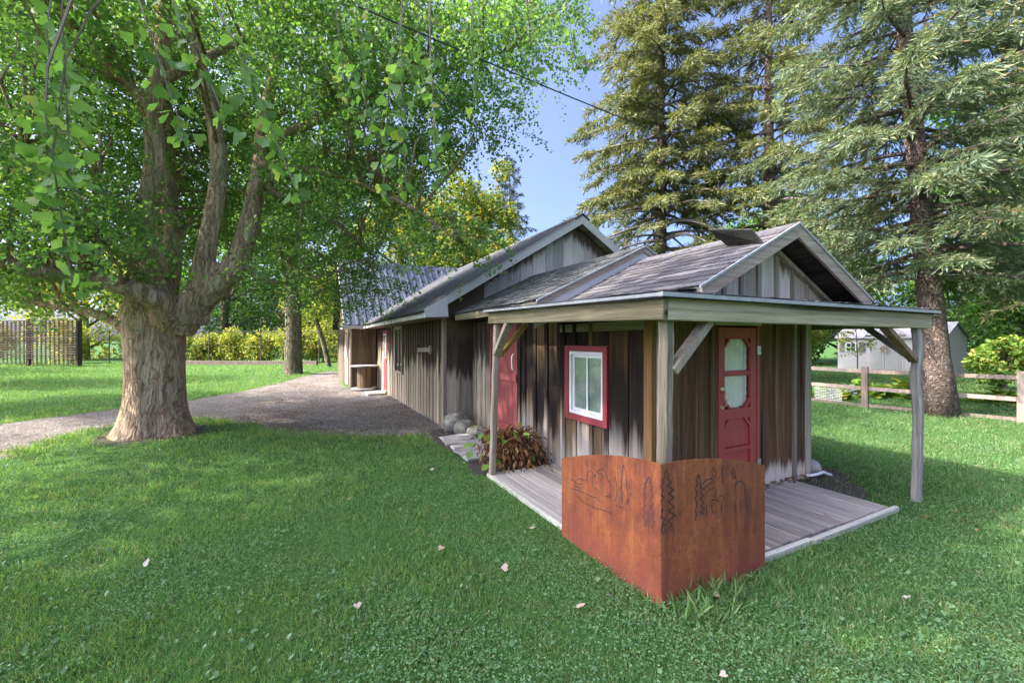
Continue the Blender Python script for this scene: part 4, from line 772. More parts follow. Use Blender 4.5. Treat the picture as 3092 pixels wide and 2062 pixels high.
LOBES = np.array([
-12.1,9.2,9.3,0.8, -8.2,6.3,6.8,0.5, -11.6,9.6,9.8,0.7, -7.2,6.2,6.9,0.4, -10.7,9.1,9.1,0.6, -7.2,7.0,7.4,0.5, -6.9,7.3,7.6,0.6, 
-6.3,7.0,7.5,0.6, -8.5,9.6,9.5,0.7, -4.7,6.2,6.9,0.5, -2.9,6.3,6.8,0.5, -3.1,6.2,6.9,0.4, -3.0,6.9,7.3,0.6, -2.7,7.5,7.8,0.6, 
-2.1,6.6,7.1,0.5, -2.7,9.3,9.3,0.6, -1.9,7.5,8.0,0.6, -0.3,6.6,7.0,0.6, -0.0,7.9,8.3,0.6, -0.2,8.0,8.2,0.7, 0.6,8.4,8.6,0.7, 
-11.9,9.9,9.0,0.8, -9.9,8.0,7.7,0.6, -8.9,7.6,7.7,0.7, -9.0,8.1,7.8,0.6, -10.1,9.2,8.9,0.8, -9.9,9.1,8.5,0.7, -7.4,7.6,7.3,0.6, 
-9.2,9.1,8.7,0.7, -8.0,8.7,8.0,0.7, -6.8,7.2,7.1,0.6, -8.3,10.0,9.1,0.7, -7.3,9.0,8.4,0.8, -7.3,10.4,9.5,0.8, -6.9,9.4,9.1,0.8, 
-6.5,9.9,9.1,0.7, -5.8,9.2,8.6,0.7, -4.9,8.9,8.4,0.6, -5.2,8.7,8.4,0.6, -3.0,6.4,6.5,0.5, -3.4,6.7,7.1,0.5, -2.7,6.3,6.7,0.5, 
-3.5,8.4,8.1,0.6, -2.1,7.3,7.6,0.6, -2.7,7.6,7.3,0.5, -1.7,7.5,7.7,0.6, -1.8,8.9,8.3,0.7, -1.3,8.2,8.2,0.7, -1.0,9.2,8.6,0.6, 
-0.7,6.9,6.9,0.6, -0.2,7.2,7.2,0.5, 0.5,9.2,8.9,0.7, -0.0,7.7,7.3,0.6, 1.1,7.9,7.8,0.5, 1.0,8.8,8.5,0.7, -8.8,7.2,6.7,0.5, 
-10.2,8.5,7.6,0.7, -10.3,9.0,7.8,0.6, -9.3,8.2,7.4,0.6, -8.7,8.0,7.1,0.6, -6.7,6.3,5.9,0.5, -9.5,9.6,7.9,0.7, -8.0,7.8,6.8,0.6, 
-9.1,10.3,8.6,0.8, -6.3,6.9,6.2,0.5, -7.8,9.8,8.7,0.7, -7.1,8.5,7.3,0.7, -6.3,8.6,7.5,0.7, -7.2,10.1,8.9,0.8, -6.7,10.5,9.2,0.9, 
-5.5,8.7,8.0,0.7, -3.6,6.7,6.1,0.5, -4.6,8.5,7.7,0.6, -3.3,6.4,5.9,0.4, -3.2,6.4,6.3,0.5, -2.6,6.7,6.0,0.5, -3.4,8.1,7.1,0.7, 
-2.9,8.8,8.1,0.6, -3.0,9.7,8.3,0.8, -1.6,7.3,6.8,0.6, -1.8,7.6,7.1,0.6, -1.2,6.8,6.2,0.5, -1.3,7.2,6.8,0.6, -0.5,6.6,6.3,0.5, 
-0.9,8.5,7.8,0.6, -0.1,9.0,7.4,0.6, 0.2,7.5,6.9,0.6, 0.8,9.0,7.9,0.7, -10.9,8.5,6.7,0.7, -8.6,6.6,5.7,0.4, -12.1,9.6,7.8,0.7, 
-9.7,8.0,6.8,0.7, -9.1,8.0,6.5,0.5, -9.0,7.6,6.5,0.6, -7.5,7.2,6.2,0.5, -7.8,7.1,6.0,0.5, -7.8,7.6,6.0,0.7, -7.8,8.0,6.3,0.7, 
-6.8,7.3,5.9,0.6, -7.3,8.3,6.9,0.6, -7.7,9.0,7.2,0.7, -8.1,9.9,7.8,0.7, -7.3,9.7,7.4,0.7, -7.0,10.0,8.1,0.7, -6.5,9.4,7.3,0.7, 
-6.4,9.3,7.6,0.8, -5.5,9.1,7.3,0.6, -4.9,8.3,6.7,0.6, -3.6,8.1,6.8,0.6, -3.6,7.4,6.4,0.5, -3.4,8.5,6.5,0.7, -3.5,8.3,7.0,0.6, 
-2.7,8.6,6.9,0.7, -2.5,9.0,7.2,0.6, -2.4,8.8,7.1,0.7, -1.8,7.2,6.2,0.5, -1.0,6.7,5.6,0.5, -1.4,7.6,6.4,0.5, -0.6,8.2,6.7,0.7, 
-0.4,7.8,6.2,0.7, -11.4,9.1,6.7,0.7, -8.6,6.7,5.4,0.5, -9.6,8.5,5.8,0.6, -8.7,7.5,5.6,0.5, -9.5,9.0,6.1,0.6, -9.5,8.9,6.5,0.7, 
-6.3,6.6,4.9,0.5, -7.5,7.8,5.7,0.6, -9.2,10.4,6.7,0.8, -7.3,7.8,5.5,0.5, -7.3,9.3,6.8,0.8, -7.2,8.7,6.4,0.7, -6.7,9.0,6.1,0.6, 
-6.7,9.6,6.4,0.7, -5.7,8.3,5.7,0.6, -5.9,8.7,6.0,0.7, -5.6,9.6,6.5,0.8, -5.5,9.5,7.0,0.7, -3.1,6.3,5.0,0.5, -4.4,8.9,6.3,0.7, 
-3.5,9.7,6.4,0.8, -3.6,9.2,6.4,0.7, -2.5,8.2,5.8,0.6, -2.7,7.6,5.8,0.6, -2.0,9.3,6.3,0.7, -1.8,8.5,6.4,0.7, -1.0,8.7,6.0,0.7, 
-1.3,7.2,5.4,0.6, -0.5,7.7,5.7,0.5, -0.5,8.3,5.7,0.6, -11.1,8.6,5.6,0.7, -10.5,8.4,5.6,0.7, -9.4,7.8,4.9,0.6, -8.5,7.3,4.6,0.5, 
-7.9,6.9,4.4,0.5, -9.4,8.5,5.3,0.6, -9.5,8.7,5.3,0.7, -7.8,8.0,5.4,0.7, -9.0,9.4,5.9,0.8, -8.8,10.1,6.3,0.8, -6.4,6.8,4.8,0.5, 
-8.4,9.9,5.9,0.8, -8.2,10.3,5.9,0.9, -6.1,8.4,5.0,0.6, -7.4,9.8,6.0,0.8, -6.2,9.1,5.7,0.6, -6.0,9.3,5.8,0.8, -4.8,9.1,5.9,0.7, 
-5.3,9.0,5.9,0.7, -3.3,7.3,4.9,0.6, -3.9,8.4,5.1,0.6, -3.4,8.2,5.0,0.5, -3.6,8.7,5.6,0.6, -2.7,8.0,5.4,0.7, -3.1,9.7,6.0,0.7, 
-2.2,8.8,5.2,0.7, -2.1,7.6,5.1,0.6, -1.5,7.8,5.2,0.6, -1.6,8.6,5.5,0.7, -8.2,6.4,3.7,0.6, -9.3,7.2,3.9,0.5, -7.7,6.4,3.6,0.5, 
-10.8,8.7,4.9,0.6, -7.5,6.4,3.9,0.5, -7.0,6.3,4.0,0.5, -6.3,6.1,3.7,0.5, -7.1,6.9,4.3,0.5, -7.2,7.2,4.0,0.5, -5.7,5.8,3.4,0.4, 
-8.3,9.3,5.0,0.7, -7.6,8.8,4.9,0.7, -7.9,9.8,5.4,0.7, -7.7,9.6,5.1,0.8, -7.0,9.1,4.8,0.7, -7.5,9.7,5.2,0.8, -6.9,10.4,5.3,0.9, 
-6.3,10.3,5.5,0.7, -5.2,9.1,4.7,0.8, -5.0,8.5,4.6,0.6, -3.4,7.0,4.1,0.5, -3.9,7.5,4.5,0.5, -2.6,7.2,4.3,0.6, -3.6,9.4,5.1,0.7, 
-2.9,8.8,4.6,0.7, -2.7,8.3,4.3,0.6, -2.2,8.0,4.8,0.7, -9.5,7.3,3.9,0.5, -7.3,5.6,3.2,0.5, -7.3,5.9,3.0,0.4, -7.3,5.8,3.0,0.4, 
-8.2,6.9,3.5,0.5, -7.7,6.5,3.4,0.5, -6.8,6.6,3.6,0.5, -6.7,6.4,3.3,0.5, -5.9,6.1,3.4,0.5, -6.6,6.9,3.6,0.6, -5.4,5.8,3.1,0.5, 
-9.1,10.4,4.4,0.8, -7.4,9.1,3.9,0.7, -7.8,9.1,4.4,0.8, -8.0,10.4,4.6,0.9, -6.4,9.2,4.1,0.6, -5.9,8.4,3.9,0.7, -5.2,8.4,3.6,0.7, 
-6.3,10.5,4.4,0.8, -6.0,10.4,4.7,0.8, -4.9,9.7,4.2,0.7, -3.5,7.4,3.4,0.6, -4.5,11.3,5.0,0.9, -3.9,9.7,3.9,0.7, -3.2,10.6,4.7,0.8, 
-3.7,10.5,4.7,0.7, -2.6,10.1,4.7,0.9, -1.2,6.9,3.4,0.5, -1.3,6.9,3.4,0.5, -7.3,5.6,2.5,0.5, -8.5,7.0,3.0,0.5, -8.3,6.8,2.9,0.6, 
-8.5,7.2,3.0,0.6, -7.4,6.6,3.1,0.5, -6.7,6.1,2.5,0.5, -6.4,6.1,2.8,0.4, -7.3,7.1,2.9,0.5, -6.3,6.3,2.9,0.5, -6.4,7.2,3.2,0.6, 
-8.5,10.0,3.9,0.7, -7.3,10.0,3.9,0.8, -5.9,10.5,4.0,0.7, -3.4,6.5,2.9,0.5, -3.9,7.3,3.0,0.6, -4.6,11.1,4.0,0.9, -4.0,9.3,3.4,0.6, 
-8.1,6.5,2.5,0.4, -7.9,7.1,2.6,0.5, -3.7,9.5,3.0,0.7, -2.1,5.0,6.0,0.4, -6.2,5.9,6.3,0.4, -2.4,5.4,5.1,0.4, -4.8,5.4,6.1,0.4, 
-2.2,5.2,5.6,0.4, -7.5,6.1,5.0,0.4, -7.2,5.6,6.5,0.4, -5.0,4.8,4.5,0.4, -4.5,5.2,5.9,0.4, -2.7,6.0,5.4,0.4, -6.0,5.2,5.2,0.4, 
-4.1,6.0,6.7,0.4, -2.1,6.0,6.0,0.4, -1.7,5.8,6.5,0.4, -7.1,6.1,6.0,0.4, -6.2,5.9,6.8,0.4, -7.0,6.2,3.6,0.4, -5.7,5.4,3.7,0.4, 
-6.9,6.2,4.3,0.4, -7.2,5.4,3.3,0.4, -6.1,5.3,4.1,0.4, -5.1,5.3,2.8,0.4, -6.1,5.2,4.1,0.4, -6.9,5.4,2.4,0.4, -6.5,5.1,4.0,0.4, 
-6.0,6.2,3.1,0.4, -5.5,5.3,2.8,0.4, -6.5,5.1,3.6,0.4, -3.8,9.7,2.7,0.5, -4.4,10.6,3.2,0.5, -3.3,10.3,2.8,0.5, -2.9,9.5,2.8,0.5, 
-3.0,8.6,2.9,0.5, -1.1,6.7,3.2,0.3, -1.3,6.9,3.3,0.3, -0.5,7.3,3.3,0.3, -0.7,6.9,3.1,0.3, -1.0,7.1,3.3,0.3, 
]).reshape(-1, 4)
LIMBS = {
'c1':[ (-6.35,7.40,1.92,0.39),(-6.31,7.40,2.37,0.31),(-6.20,7.35,2.96,0.23),(-6.27,7.30,3.55,0.17),(-6.03,7.20,4.55,0.15),(-6.05,7.20,5.44,0.14),(-5.99,7.30,6.46,0.12),(-6.03,7.40,7.51,0.10),(-6.09,7.50,9.50,0.06) ],
'c1b':[ (-6.05,7.20,5.33,0.12),(-6.35,7.10,5.82,0.09),(-6.94,6.90,6.47,0.08),(-7.29,6.70,6.98,0.07),(-7.54,6.50,7.39,0.05) ],
'c2':[ (-5.56,7.40,1.92,0.27),(-5.41,7.35,2.44,0.19),(-5.18,7.30,3.40,0.15),(-5.01,7.30,4.45,0.14),(-5.18,7.40,5.47,0.12),(-5.44,7.50,6.28,0.11),(-5.67,7.60,7.20,0.09),(-5.94,7.80,9.42,0.05) ],
'c3':[ (-5.86,7.40,1.88,0.35),(-5.37,7.40,2.37,0.26),(-4.87,7.50,2.91,0.20),(-4.72,7.70,3.81,0.16),(-4.71,7.90,4.68,0.13),(-4.72,8.10,5.75,0.11),(-4.59,8.40,7.28,0.09),(-4.53,8.60,8.99,0.06) ],
'c4':[ (-6.33,7.70,2.24,0.23),(-6.31,7.90,3.07,0.17),(-6.51,8.10,4.10,0.14),(-6.80,8.40,6.07,0.12),(-7.33,8.70,8.01,0.08) ],
'l5':[ (-5.81,7.20,1.94,0.23),(-5.72,7.00,2.18,0.19),(-5.78,6.70,2.33,0.16),(-6.11,6.40,2.49,0.13),(-6.57,6.10,2.54,0.11),(-6.96,5.80,2.68,0.09),(-7.28,5.50,2.85,0.05) ],
'l6':[ (-6.62,7.40,1.76,0.13),(-6.81,7.30,1.93,0.09),(-7.04,7.25,2.04,0.08),(-7.54,7.20,2.16,0.07),(-8.09,7.10,2.26,0.06),(-8.40,7.00,2.41,0.05),(-8.99,6.90,2.60,0.03) ],
'l7':[ (-6.36,7.50,2.69,0.16),(-6.87,7.60,3.09,0.11),(-7.77,7.80,3.53,0.09),(-8.95,8.00,4.15,0.07),(-9.84,8.20,4.50,0.05),(-11.11,8.40,5.05,0.03) ],
'l8':[ (-5.95,7.25,5.98,0.09),(-5.71,7.30,6.20,0.08),(-5.02,7.50,6.74,0.06),(-4.45,7.70,7.20,0.05),(-3.92,7.90,7.62,0.03) ],
'l9':[ (-4.70,8.00,5.29,0.10),(-3.88,8.00,5.62,0.08),(-3.07,8.00,6.03,0.07),(-2.09,8.00,6.43,0.06),(-0.94,8.00,6.76,0.04),(0.04,8.00,7.09,0.02) ],
'l10':[ (-4.72,7.90,4.52,0.08),(-4.15,8.20,4.21,0.05),(-3.47,8.60,3.90,0.04),(-2.90,9.00,3.36,0.02) ],
'l11':[ (-4.64,7.90,4.84,0.08),(-3.31,7.80,4.64,0.05),(-1.86,7.40,3.96,0.04),(-0.84,7.10,3.21,0.02) ],
'l12':[ (-6.30,7.30,3.55,0.08),(-6.57,6.60,4.04,0.05),(-6.61,5.80,4.28,0.04) ],
'l13':[ (-6.03,7.40,7.51,0.08),(-4.28,6.20,7.50,0.05),(-2.84,5.00,6.92,0.04) ],
'l14':[ (-4.87,7.50,3.07,0.07),(-4.47,7.60,2.70,0.04),(-4.05,7.70,2.64,0.02) ],
}
def blob_trunk(name, mb, mat, parent, vox, it=6):
    o = obj(name, mb, mat, parent, smooth=True)
    m = o.modifiers.new('fuse', 'REMESH'); m.mode = 'VOXEL'; m.voxel_size = vox; m.use_smooth_shade = True
    m = o.modifiers.new('soften', 'SMOOTH'); m.factor = .5; m.iterations = it
    return o
gk = thing('ginkgo_tree', 'massive old ginkgo with a thick furrowed trunk and many upright limbs', 'tree', (-6.2, 7.4), world=True)
mb = MB()
prof = [(-.1, .58), (.05, .53), (.2, .49), (.5, .455), (.9, .435), (1.3, .43), (1.7, .445), (2.0, .45), (2.3, .37), (2.6, .24)]
for sgn, dz in ((0, 0),):
    n = 40; k0 = len(mb.v)
    for i, (z, r) in enumerate(prof):
        for j in range(n):
            an_ = 2 * pi * j / n; flare = (1 + (.26 * max(0, cos(an_ * 3 + .6)) + .18 * max(0, cos(an_ * 5 + 2))) * max(0, 1 - (z + .1) / .6) ** 1.4) * (1 + .05 * sin(an_ * 4 + 1 + z) + .03 * sin(an_ * 9 + z * 2))
            mb.v.append((-6.20 + r * flare * cos(an_) + .03 * z * 0, 7.42 + r * flare * sin(an_), z))
    for i in range(len(prof) - 1):
        for j in range(n): mb.f.append((k0 + i * n + j, k0 + i * n + (j + 1) % n, k0 + (i + 1) * n + (j + 1) % n, k0 + (i + 1) * n + j))
    mb.f += [tuple(k0 + j for j in range(n)), tuple(k0 + (len(prof) - 1) * n + j for j in range(n))]
thin = MB()
for kx, p in LIMBS.items():
    q = smooth_path(p, 4)
    if kx in ('l8', 'l9', 'l10', 'l11', 'l12', 'l13', 'l14'): thin.tube(q[:, :3], list(q[:, 3]), 8)
    else: mb.tube(q[:, :3], list(q[:, 3]), 14)
blob_trunk('trunk', mb, M['bark_ginkgo'], gk, .035)
# side branches from the limbs to the leaf lobes
LP = np.vstack([smooth_path(p, 5) for p in LIMBS.values()])
hi = []
for k in range(95):      # upper crown, above the picture
    d = rdir(1)[0]; c = np.array([-6.8, 8.0, 8.4]) + d * np.array([4.6, 4.0, 3.2]) * rng.uniform(.45, 1)
    if c[2] > 1.75 + .82 * c[1] and c[2] > 4.2 and c[0] < -3.6 and c[2] < 10.8: hi.append((*c, .8))
for k in range(40):       # crown reaching left of the picture
    c = np.array([rng.uniform(-12.5, -6.5), rng.uniform(2.5, 9), rng.uniform(3, 8)])
    if c[0] < -1.3 * c[1] - .6: hi.append((*c, .8))
HI = np.array(hi)
for (x, y, z, r) in np.vstack([LOBES, HI]):
    d = np.linalg.norm(LP[:, :3] - np.array([x, y, z]) - np.array([0, 0, -.6]), axis=1); i = int(np.argmin(d + (LP[:, 2] > z + .3) * .6)); s = LP[i, :3]; e = np.array([x, y, z])
    if np.linalg.norm(e - s) > 6: continue
    mid = (s + e) / 2 + np.array([0, 0, .25]) + rng.normal(size=3) * .18
    thin.tube([tuple(s), tuple(mid), tuple(e)], [min(.035, LP[i, 3] * .7), .02, .006], 5)
tw = MB()
P1, D1 = shoots(LOBES, 19, .75, .6, .025, .032, tw, 4)
P2, D2 = shoots(HI, 7, .8, .5, .07, .06)
# hanging sprays close to the camera
NEAR = [(-1.62, 1.55, 2.62, -.25, .1), (-1.75, 1.6, 2.45, .1, .05), (-1.5, 1.75, 2.9, .35, -.05), (-1.35, 1.7, 2.95, .45, -.05), (-1.15, 1.75, 2.85, .4, 0), (-.52, 2.0, 3.05, .02, .02), (-.60, 2.1, 2.95, -.05, 0), (-.42, 2.2, 3.1, .05, 0), (-.22, 2.4, 3.4, .02, 0), (-1.9, 1.8, 3.0, 0, .05), (-.95, 2.6, 3.6, .1, 0), (.1, 2.9, 3.9, .1, 0), (-2.4, 2.2, 3.2, .1, 0), (.45, 3.6, 4.5, .15, 0), (-1.3, 3.2, 3.9, .1, .1), (-.75, 3.4, 4.1, 0, .1)]
PN = []; DN = []
for (x, y, z, dx, dy) in NEAR:
    L = rng.uniform(.5, .8); n = int(L / .018); s = np.linspace(0, L, n); pts = np.array([x, y, z]) + np.stack([dx * s, dy * s, -s * .95], 1)
    PN.append(pts + rng.normal(size=(n, 3)) * .018); DN.append(np.tile([dx, dy, -.95], (n, 1)))
    tw.tube([(x - dx * 1.2, y - dy * 1.2 + .3, z + .7), (x - dx * .3, y - dy * .3 + .05, z + .2)] + [tuple(q) for q in pts[::max(1, n // 5)]], [.006, .005] + [.0035] * len(pts[::max(1, n // 5)]), 4, False)
PN = np.vstack(PN); DN = unit(np.vstack(DN))
def leafset(P, D, size, out=.8, down=.35, upn=.55):
    n = len(P); A = unit(D * .35 + rdir(n, 0, .5) * out + np.array([0, 0, -down])); N_ = unit(rdir(n) + np.array([0, 0, upn]))
    return P, A, N_, size * rng.uniform(.7, 1.25, n)
def leaves(name, parts, tmpl):
    p, a_, n_, s_ = [np.concatenate(q) for q in zip(*parts)]
    obj(name, scatter(name, p + a_ * (s_ * .45)[:, None], a_, n_, s_, *tmpl), M['ginkgo'], gk, kind='stuff'); print('ginkgo leaves', len(p))
leaves('crown', [leafset(P1, D1, .057), leafset(P2, D2, .13)], KITE); leaves('hanging_sprays', [leafset(PN, DN, .053, .8, .45)], FAN)
obj('branches', thin, M['bark_limb'], gk, smooth=True, kind='stuff'); obj('twigs', tw, M['twig'], gk, kind='stuff')

def broadtree(name, label, x, y, trunk_r, htrunk, crown, leaf, n, mat, barkm='bark_tree', group=None, lean=(0, 0), lobn=26, cat='tree', lobr=.34, tmpl=OVAL, fork=True, seed=0, hollow=.55):
    """crown = (cx, cy, cz, rx, ry, rz)"""
    t = thing(name, label, cat, (x, y), group, world=True); mb = MB(); r_ = np.random.default_rng(seed + 100)
    cx, cy, cz, rx, ry, rz_ = crown
    zt = cz + rz_ * .45
    path = smooth_path([(x, y, -.1, trunk_r * 1.45), (x, y, .25, trunk_r * 1.12), (x + lean[0] * .4, y + lean[1] * .4, htrunk * .5, trunk_r * .95), (x + lean[0], y + lean[1], htrunk, trunk_r * .82), ((x + lean[0] + cx) / 2, (y + lean[1] + cy) / 2, (htrunk + zt) / 2, trunk_r * .5), (cx, cy, zt, trunk_r * .12)], 4)
    mb.tube(path[:, :3], list(path[:, 3]), 16)
    lob = []
    for k in range(lobn):
        d = r_.normal(size=3); d /= np.linalg.norm(d); q = r_.uniform(hollow, .92); c = np.array([cx, cy, cz]) + d * q * np.array([rx, ry, rz_])
        lob.append((*c, lobr * min(rx, rz_) * r_.uniform(.7, 1.2)))
        i = int(np.argmin(np.linalg.norm(path[:, :3] - c + np.array([0, 0, rz_ * .25]), axis=1))); i = max(i, int(len(path) * .35)); s0 = path[i]
        md_ = (s0[:3] + c) / 2 + np.array([0, 0, .08 * rz_])
        mb.tube([tuple(s0[:3]), tuple(md_), tuple(c)], [s0[3] * .5, s0[3] * .3 + .004, .006], 6)
    obj('trunk', mb, M[barkm], t, smooth=True)
    L = np.array(lob); wts = L[:, 3] ** 2; idx = r_.choice(len(L), n, p=wts / wts.sum())
    d = unit(r_.normal(size=(n, 3))); pos = L[idx, :3] + d * (L[idx, 3] * r_.random(n) ** .38)[:, None]
    A = unit(d * .6 + unit(r_.normal(size=(n, 3))) + np.array([0, 0, -.3])); N_ = unit(d * .7 + unit(r_.normal(size=(n, 3))) + np.array([0, 0, .5]))
    obj('crown', scatter('crown', pos, A, N_, leaf * r_.uniform(.6, 1.3, n), *tmpl), M[mat], t, kind='stuff')
    return t
broadtree('shade_tree', 'tall straight tree with furrowed trunk beside the gravel path', -10.35, 20.2, .36, 6.0, (-9.6, 19.5, 8.6, 4.6, 4.5, 5.6), .14, 24000, 'ginkgo', lobn=60, lobr=.24, tmpl=KITE, seed=1, hollow=.3)
broadtree('added_shade_tree', 'unseen leafy tree added left of the camera to shade the foreground', -9.8, .6, .4, 4, (-9.6, .9, 9.3, 4.6, 3.4, 4.4), .17, 19000, 'ginkgo', lobn=110, lobr=.26, tmpl=KITE, seed=21, hollow=.1)  # unseen trees added outside the frame to shade foreground, path and back lawn
broadtree('added_shade_tree', 'unseen leafy tree added further left behind the camera for foreground shade', -12, -6.5, .4, 4, (-12, -6, 9.0, 4.6, 4.0, 5.0), .17, 14000, 'ginkgo', lobn=80, lobr=.24, tmpl=KITE, seed=22, hollow=.15)
broadtree('added_shade_tree', 'unseen leafy tree added left of the ginkgo to shade the path', -17.5, 8.5, .4, 4, (-17, 8.5, 8.0, 4.2, 3.8, 5.0), .17, 13000, 'ginkgo', lobn=70, lobr=.22, tmpl=KITE, seed=23, hollow=.2)
broadtree('added_shade_tree', 'unseen leafy tree added beside the back lawn to dapple it with shade', -25, 13.5, .4, 4, (-25, 13.5, 8.0, 4.5, 4.0, 5.0), .2, 9000, 'ginkgo', lobn=46, lobr=.24, tmpl=KITE, seed=24, hollow=.2)
broadtree('added_shade_tree', 'unseen leafy tree added at the back corner of the lawn for dappled shade', -36, 19.5, .4, 4, (-36, 19.5, 8.0, 5.0, 4.4, 5.5), .22, 9000, 'ginkgo', lobn=46, lobr=.24, tmpl=KITE, seed=25, hollow=.2)
broadtree('yellow_maple', 'green maple turning yellow and orange behind the barn roof', -3.2, 30, .3, 4, (-3.2, 30, 8.6, 4.6, 4, 6.6), .26, 22000, 'maple', lobn=60, lobr=.2, seed=2, hollow=.3)
broadtree('green_maple', 'green maple tinged with yellow left of the orange maple', -8.5, 33, .3, 4, (-8.5, 33, 9, 5.5, 4, 7), .28, 16000, 'maple', lobn=50, lobr=.2, seed=3, hollow=.3)
broadtree('leaning_sapling', 'slim forked tree leaning by the wire fence', -11.3, 26.2, .14, 3.4, (-12.6, 26.2, 5.2, 2.6, 2, 2.4), .15, 5000, 'yshrub', lobn=18, lobr=.28, lean=(-.9, 0), seed=4)
broadtree('far_tree', 'tree far beyond the wire fence, leaves tinted blue-green for haze', -38, 62, .4, 3, (-38, 62, 6.5, 6, 4, 6), .5, 7000, 'bluefar', seed=5)
broadtree('far_tree', 'dusky purple tree far beyond the wire fence', -27, 58, .4, 2, (-27, 58, 5, 4.5, 3, 4.5), .45, 6000, 'purple', seed=6)
broadtree('far_tree', 'bright yellow-green tree beyond the fence beside the purple one', -19.5, 44, .3, 2, (-19.5, 44, 5.2, 5.0, 3, 4.6), .34, 9000, 'yshrub', seed=7)
broadtree('far_tree', 'tree low behind the ginkgo trunk, leaves tinted blue-green for haze', -50, 60, .4, 2, (-50, 60, 7, 8, 4, 7), .5, 7000, 'bluefar', seed=8)
broadtree('far_tree', 'yellow-green tree behind the lattice panel', -36, 36, .3, 2, (-36, 36, 6, 6, 4, 6), .34, 9000, 'yshrub', seed=9)
broadtree('far_tree', 'tall green tree at the far edge of the lawn', -27, 40, .4, 3, (-26, 40, 9, 6, 4, 7), .34, 9000, 'broad', seed=10)
broadtree('dark_broadleaf', 'dense dark green tree behind the garden shed', 27, 24, .3, 2, (27, 24, 5, 5.5, 3.5, 5), .24, 18000, 'broad', lobn=50, lobr=.25, seed=11, hollow=.2)
broadtree('dark_broadleaf', 'leafy green tree showing between the spruces', 17, 28, .3, 3, (17, 28, 6.5, 5, 3.5, 6.5), .26, 16000, 'broad', lobn=50, lobr=.22, seed=12, hollow=.3)
broadtree('dark_broadleaf', 'tall dark green tree rising at the edge of the garden', 33, 27, .35, 3, (32, 27, 12, 7, 4, 10), .34, 14000, 'broad', lobn=50, lobr=.22, seed=13, hollow=.3)
broadtree('backdrop_tree', 'mid-green tree low between the cabin corner and the shed', 13.5, 31, .25, 2, (13.5, 31, 4, 4.5, 3, 4), .28, 9000, 'broad', lobn=36, lobr=.26, seed=17, hollow=.2)
broadtree('backdrop_tree', 'yellowing tree behind the garden bush', 20, 35, .25, 2, (20, 35, 5, 5, 3, 5), .3, 9000, 'maple', lobn=36, lobr=.26, seed=18, hollow=.2)
broadtree('backdrop_tree', 'green tree directly behind the garden shed', 25, 32, .25, 2, (25, 32, 5, 5, 3, 5), .3, 9000, 'broad', lobn=36, lobr=.26, seed=19, hollow=.2)
broadtree('backdrop_tree', 'broad green tree behind the weeping shrub', 22, 17, .2, 1.5, (22.5, 17, 3.2, 3.0, 2.5, 3.2), .2, 9000, 'broad', lobn=36, lobr=.28, seed=20, hollow=.2)
for i_, (x_, y_, lb_) in enumerate([(9.5, 24, 'dark bush at the edge of the cabin corner behind the garden'), (12, 26.5, 'dark bush behind the airy olive bush'), (15, 27.5, 'dark bush left of the garden shed'), (18.5, 28, 'dark bush just behind the shed roof'), (22.5, 26, 'dark bush behind the shed gable'), (25.5, 22, 'dark bush right of the shed gable'), (26.5, 18, 'dark bush behind the weeping shrub'), (26, 14.5, 'dark bush at the far side of the garden')]):
    broadtree('hedge_bush', lb_, x_, y_, .05, .4, (x_, y_, 1.5, 2.2, 1.6, 1.9), .2, 3800, 'broad', lobn=26, lobr=.42, seed=110 + i_, cat='bush', group='dark bushes behind the garden', hollow=.2)
broadtree('weeping_shrub', 'small round weeping shrub with large drooping leaves right of the shed', 15.9, 13.8, .05, .9, (15.9, 13.8, .95, .78, .7, .85), .14, 2600, 'hosta', lobn=30, lobr=.3, tmpl=BROAD, seed=14, cat='shrub')
broadtree('garden_sapling', 'thin sapling with sparse leaves in front of the shed window', 12.55, 15.5, .025, 1.0, (12.5, 15.5, 1.75, .75, .5, .8), .07, 700, 'yshrub', lobn=14, lobr=.3, seed=15)
broadtree('garden_bush', 'airy olive bush at the cabin corner beyond the rail fence', 11.6, 17.5, .04, .8, (11.4, 17.5, 1.6, 1.3, .8, 1.5), .10, 4500, 'yshrub', lobn=26, lobr=.3, seed=16, cat='shrub')

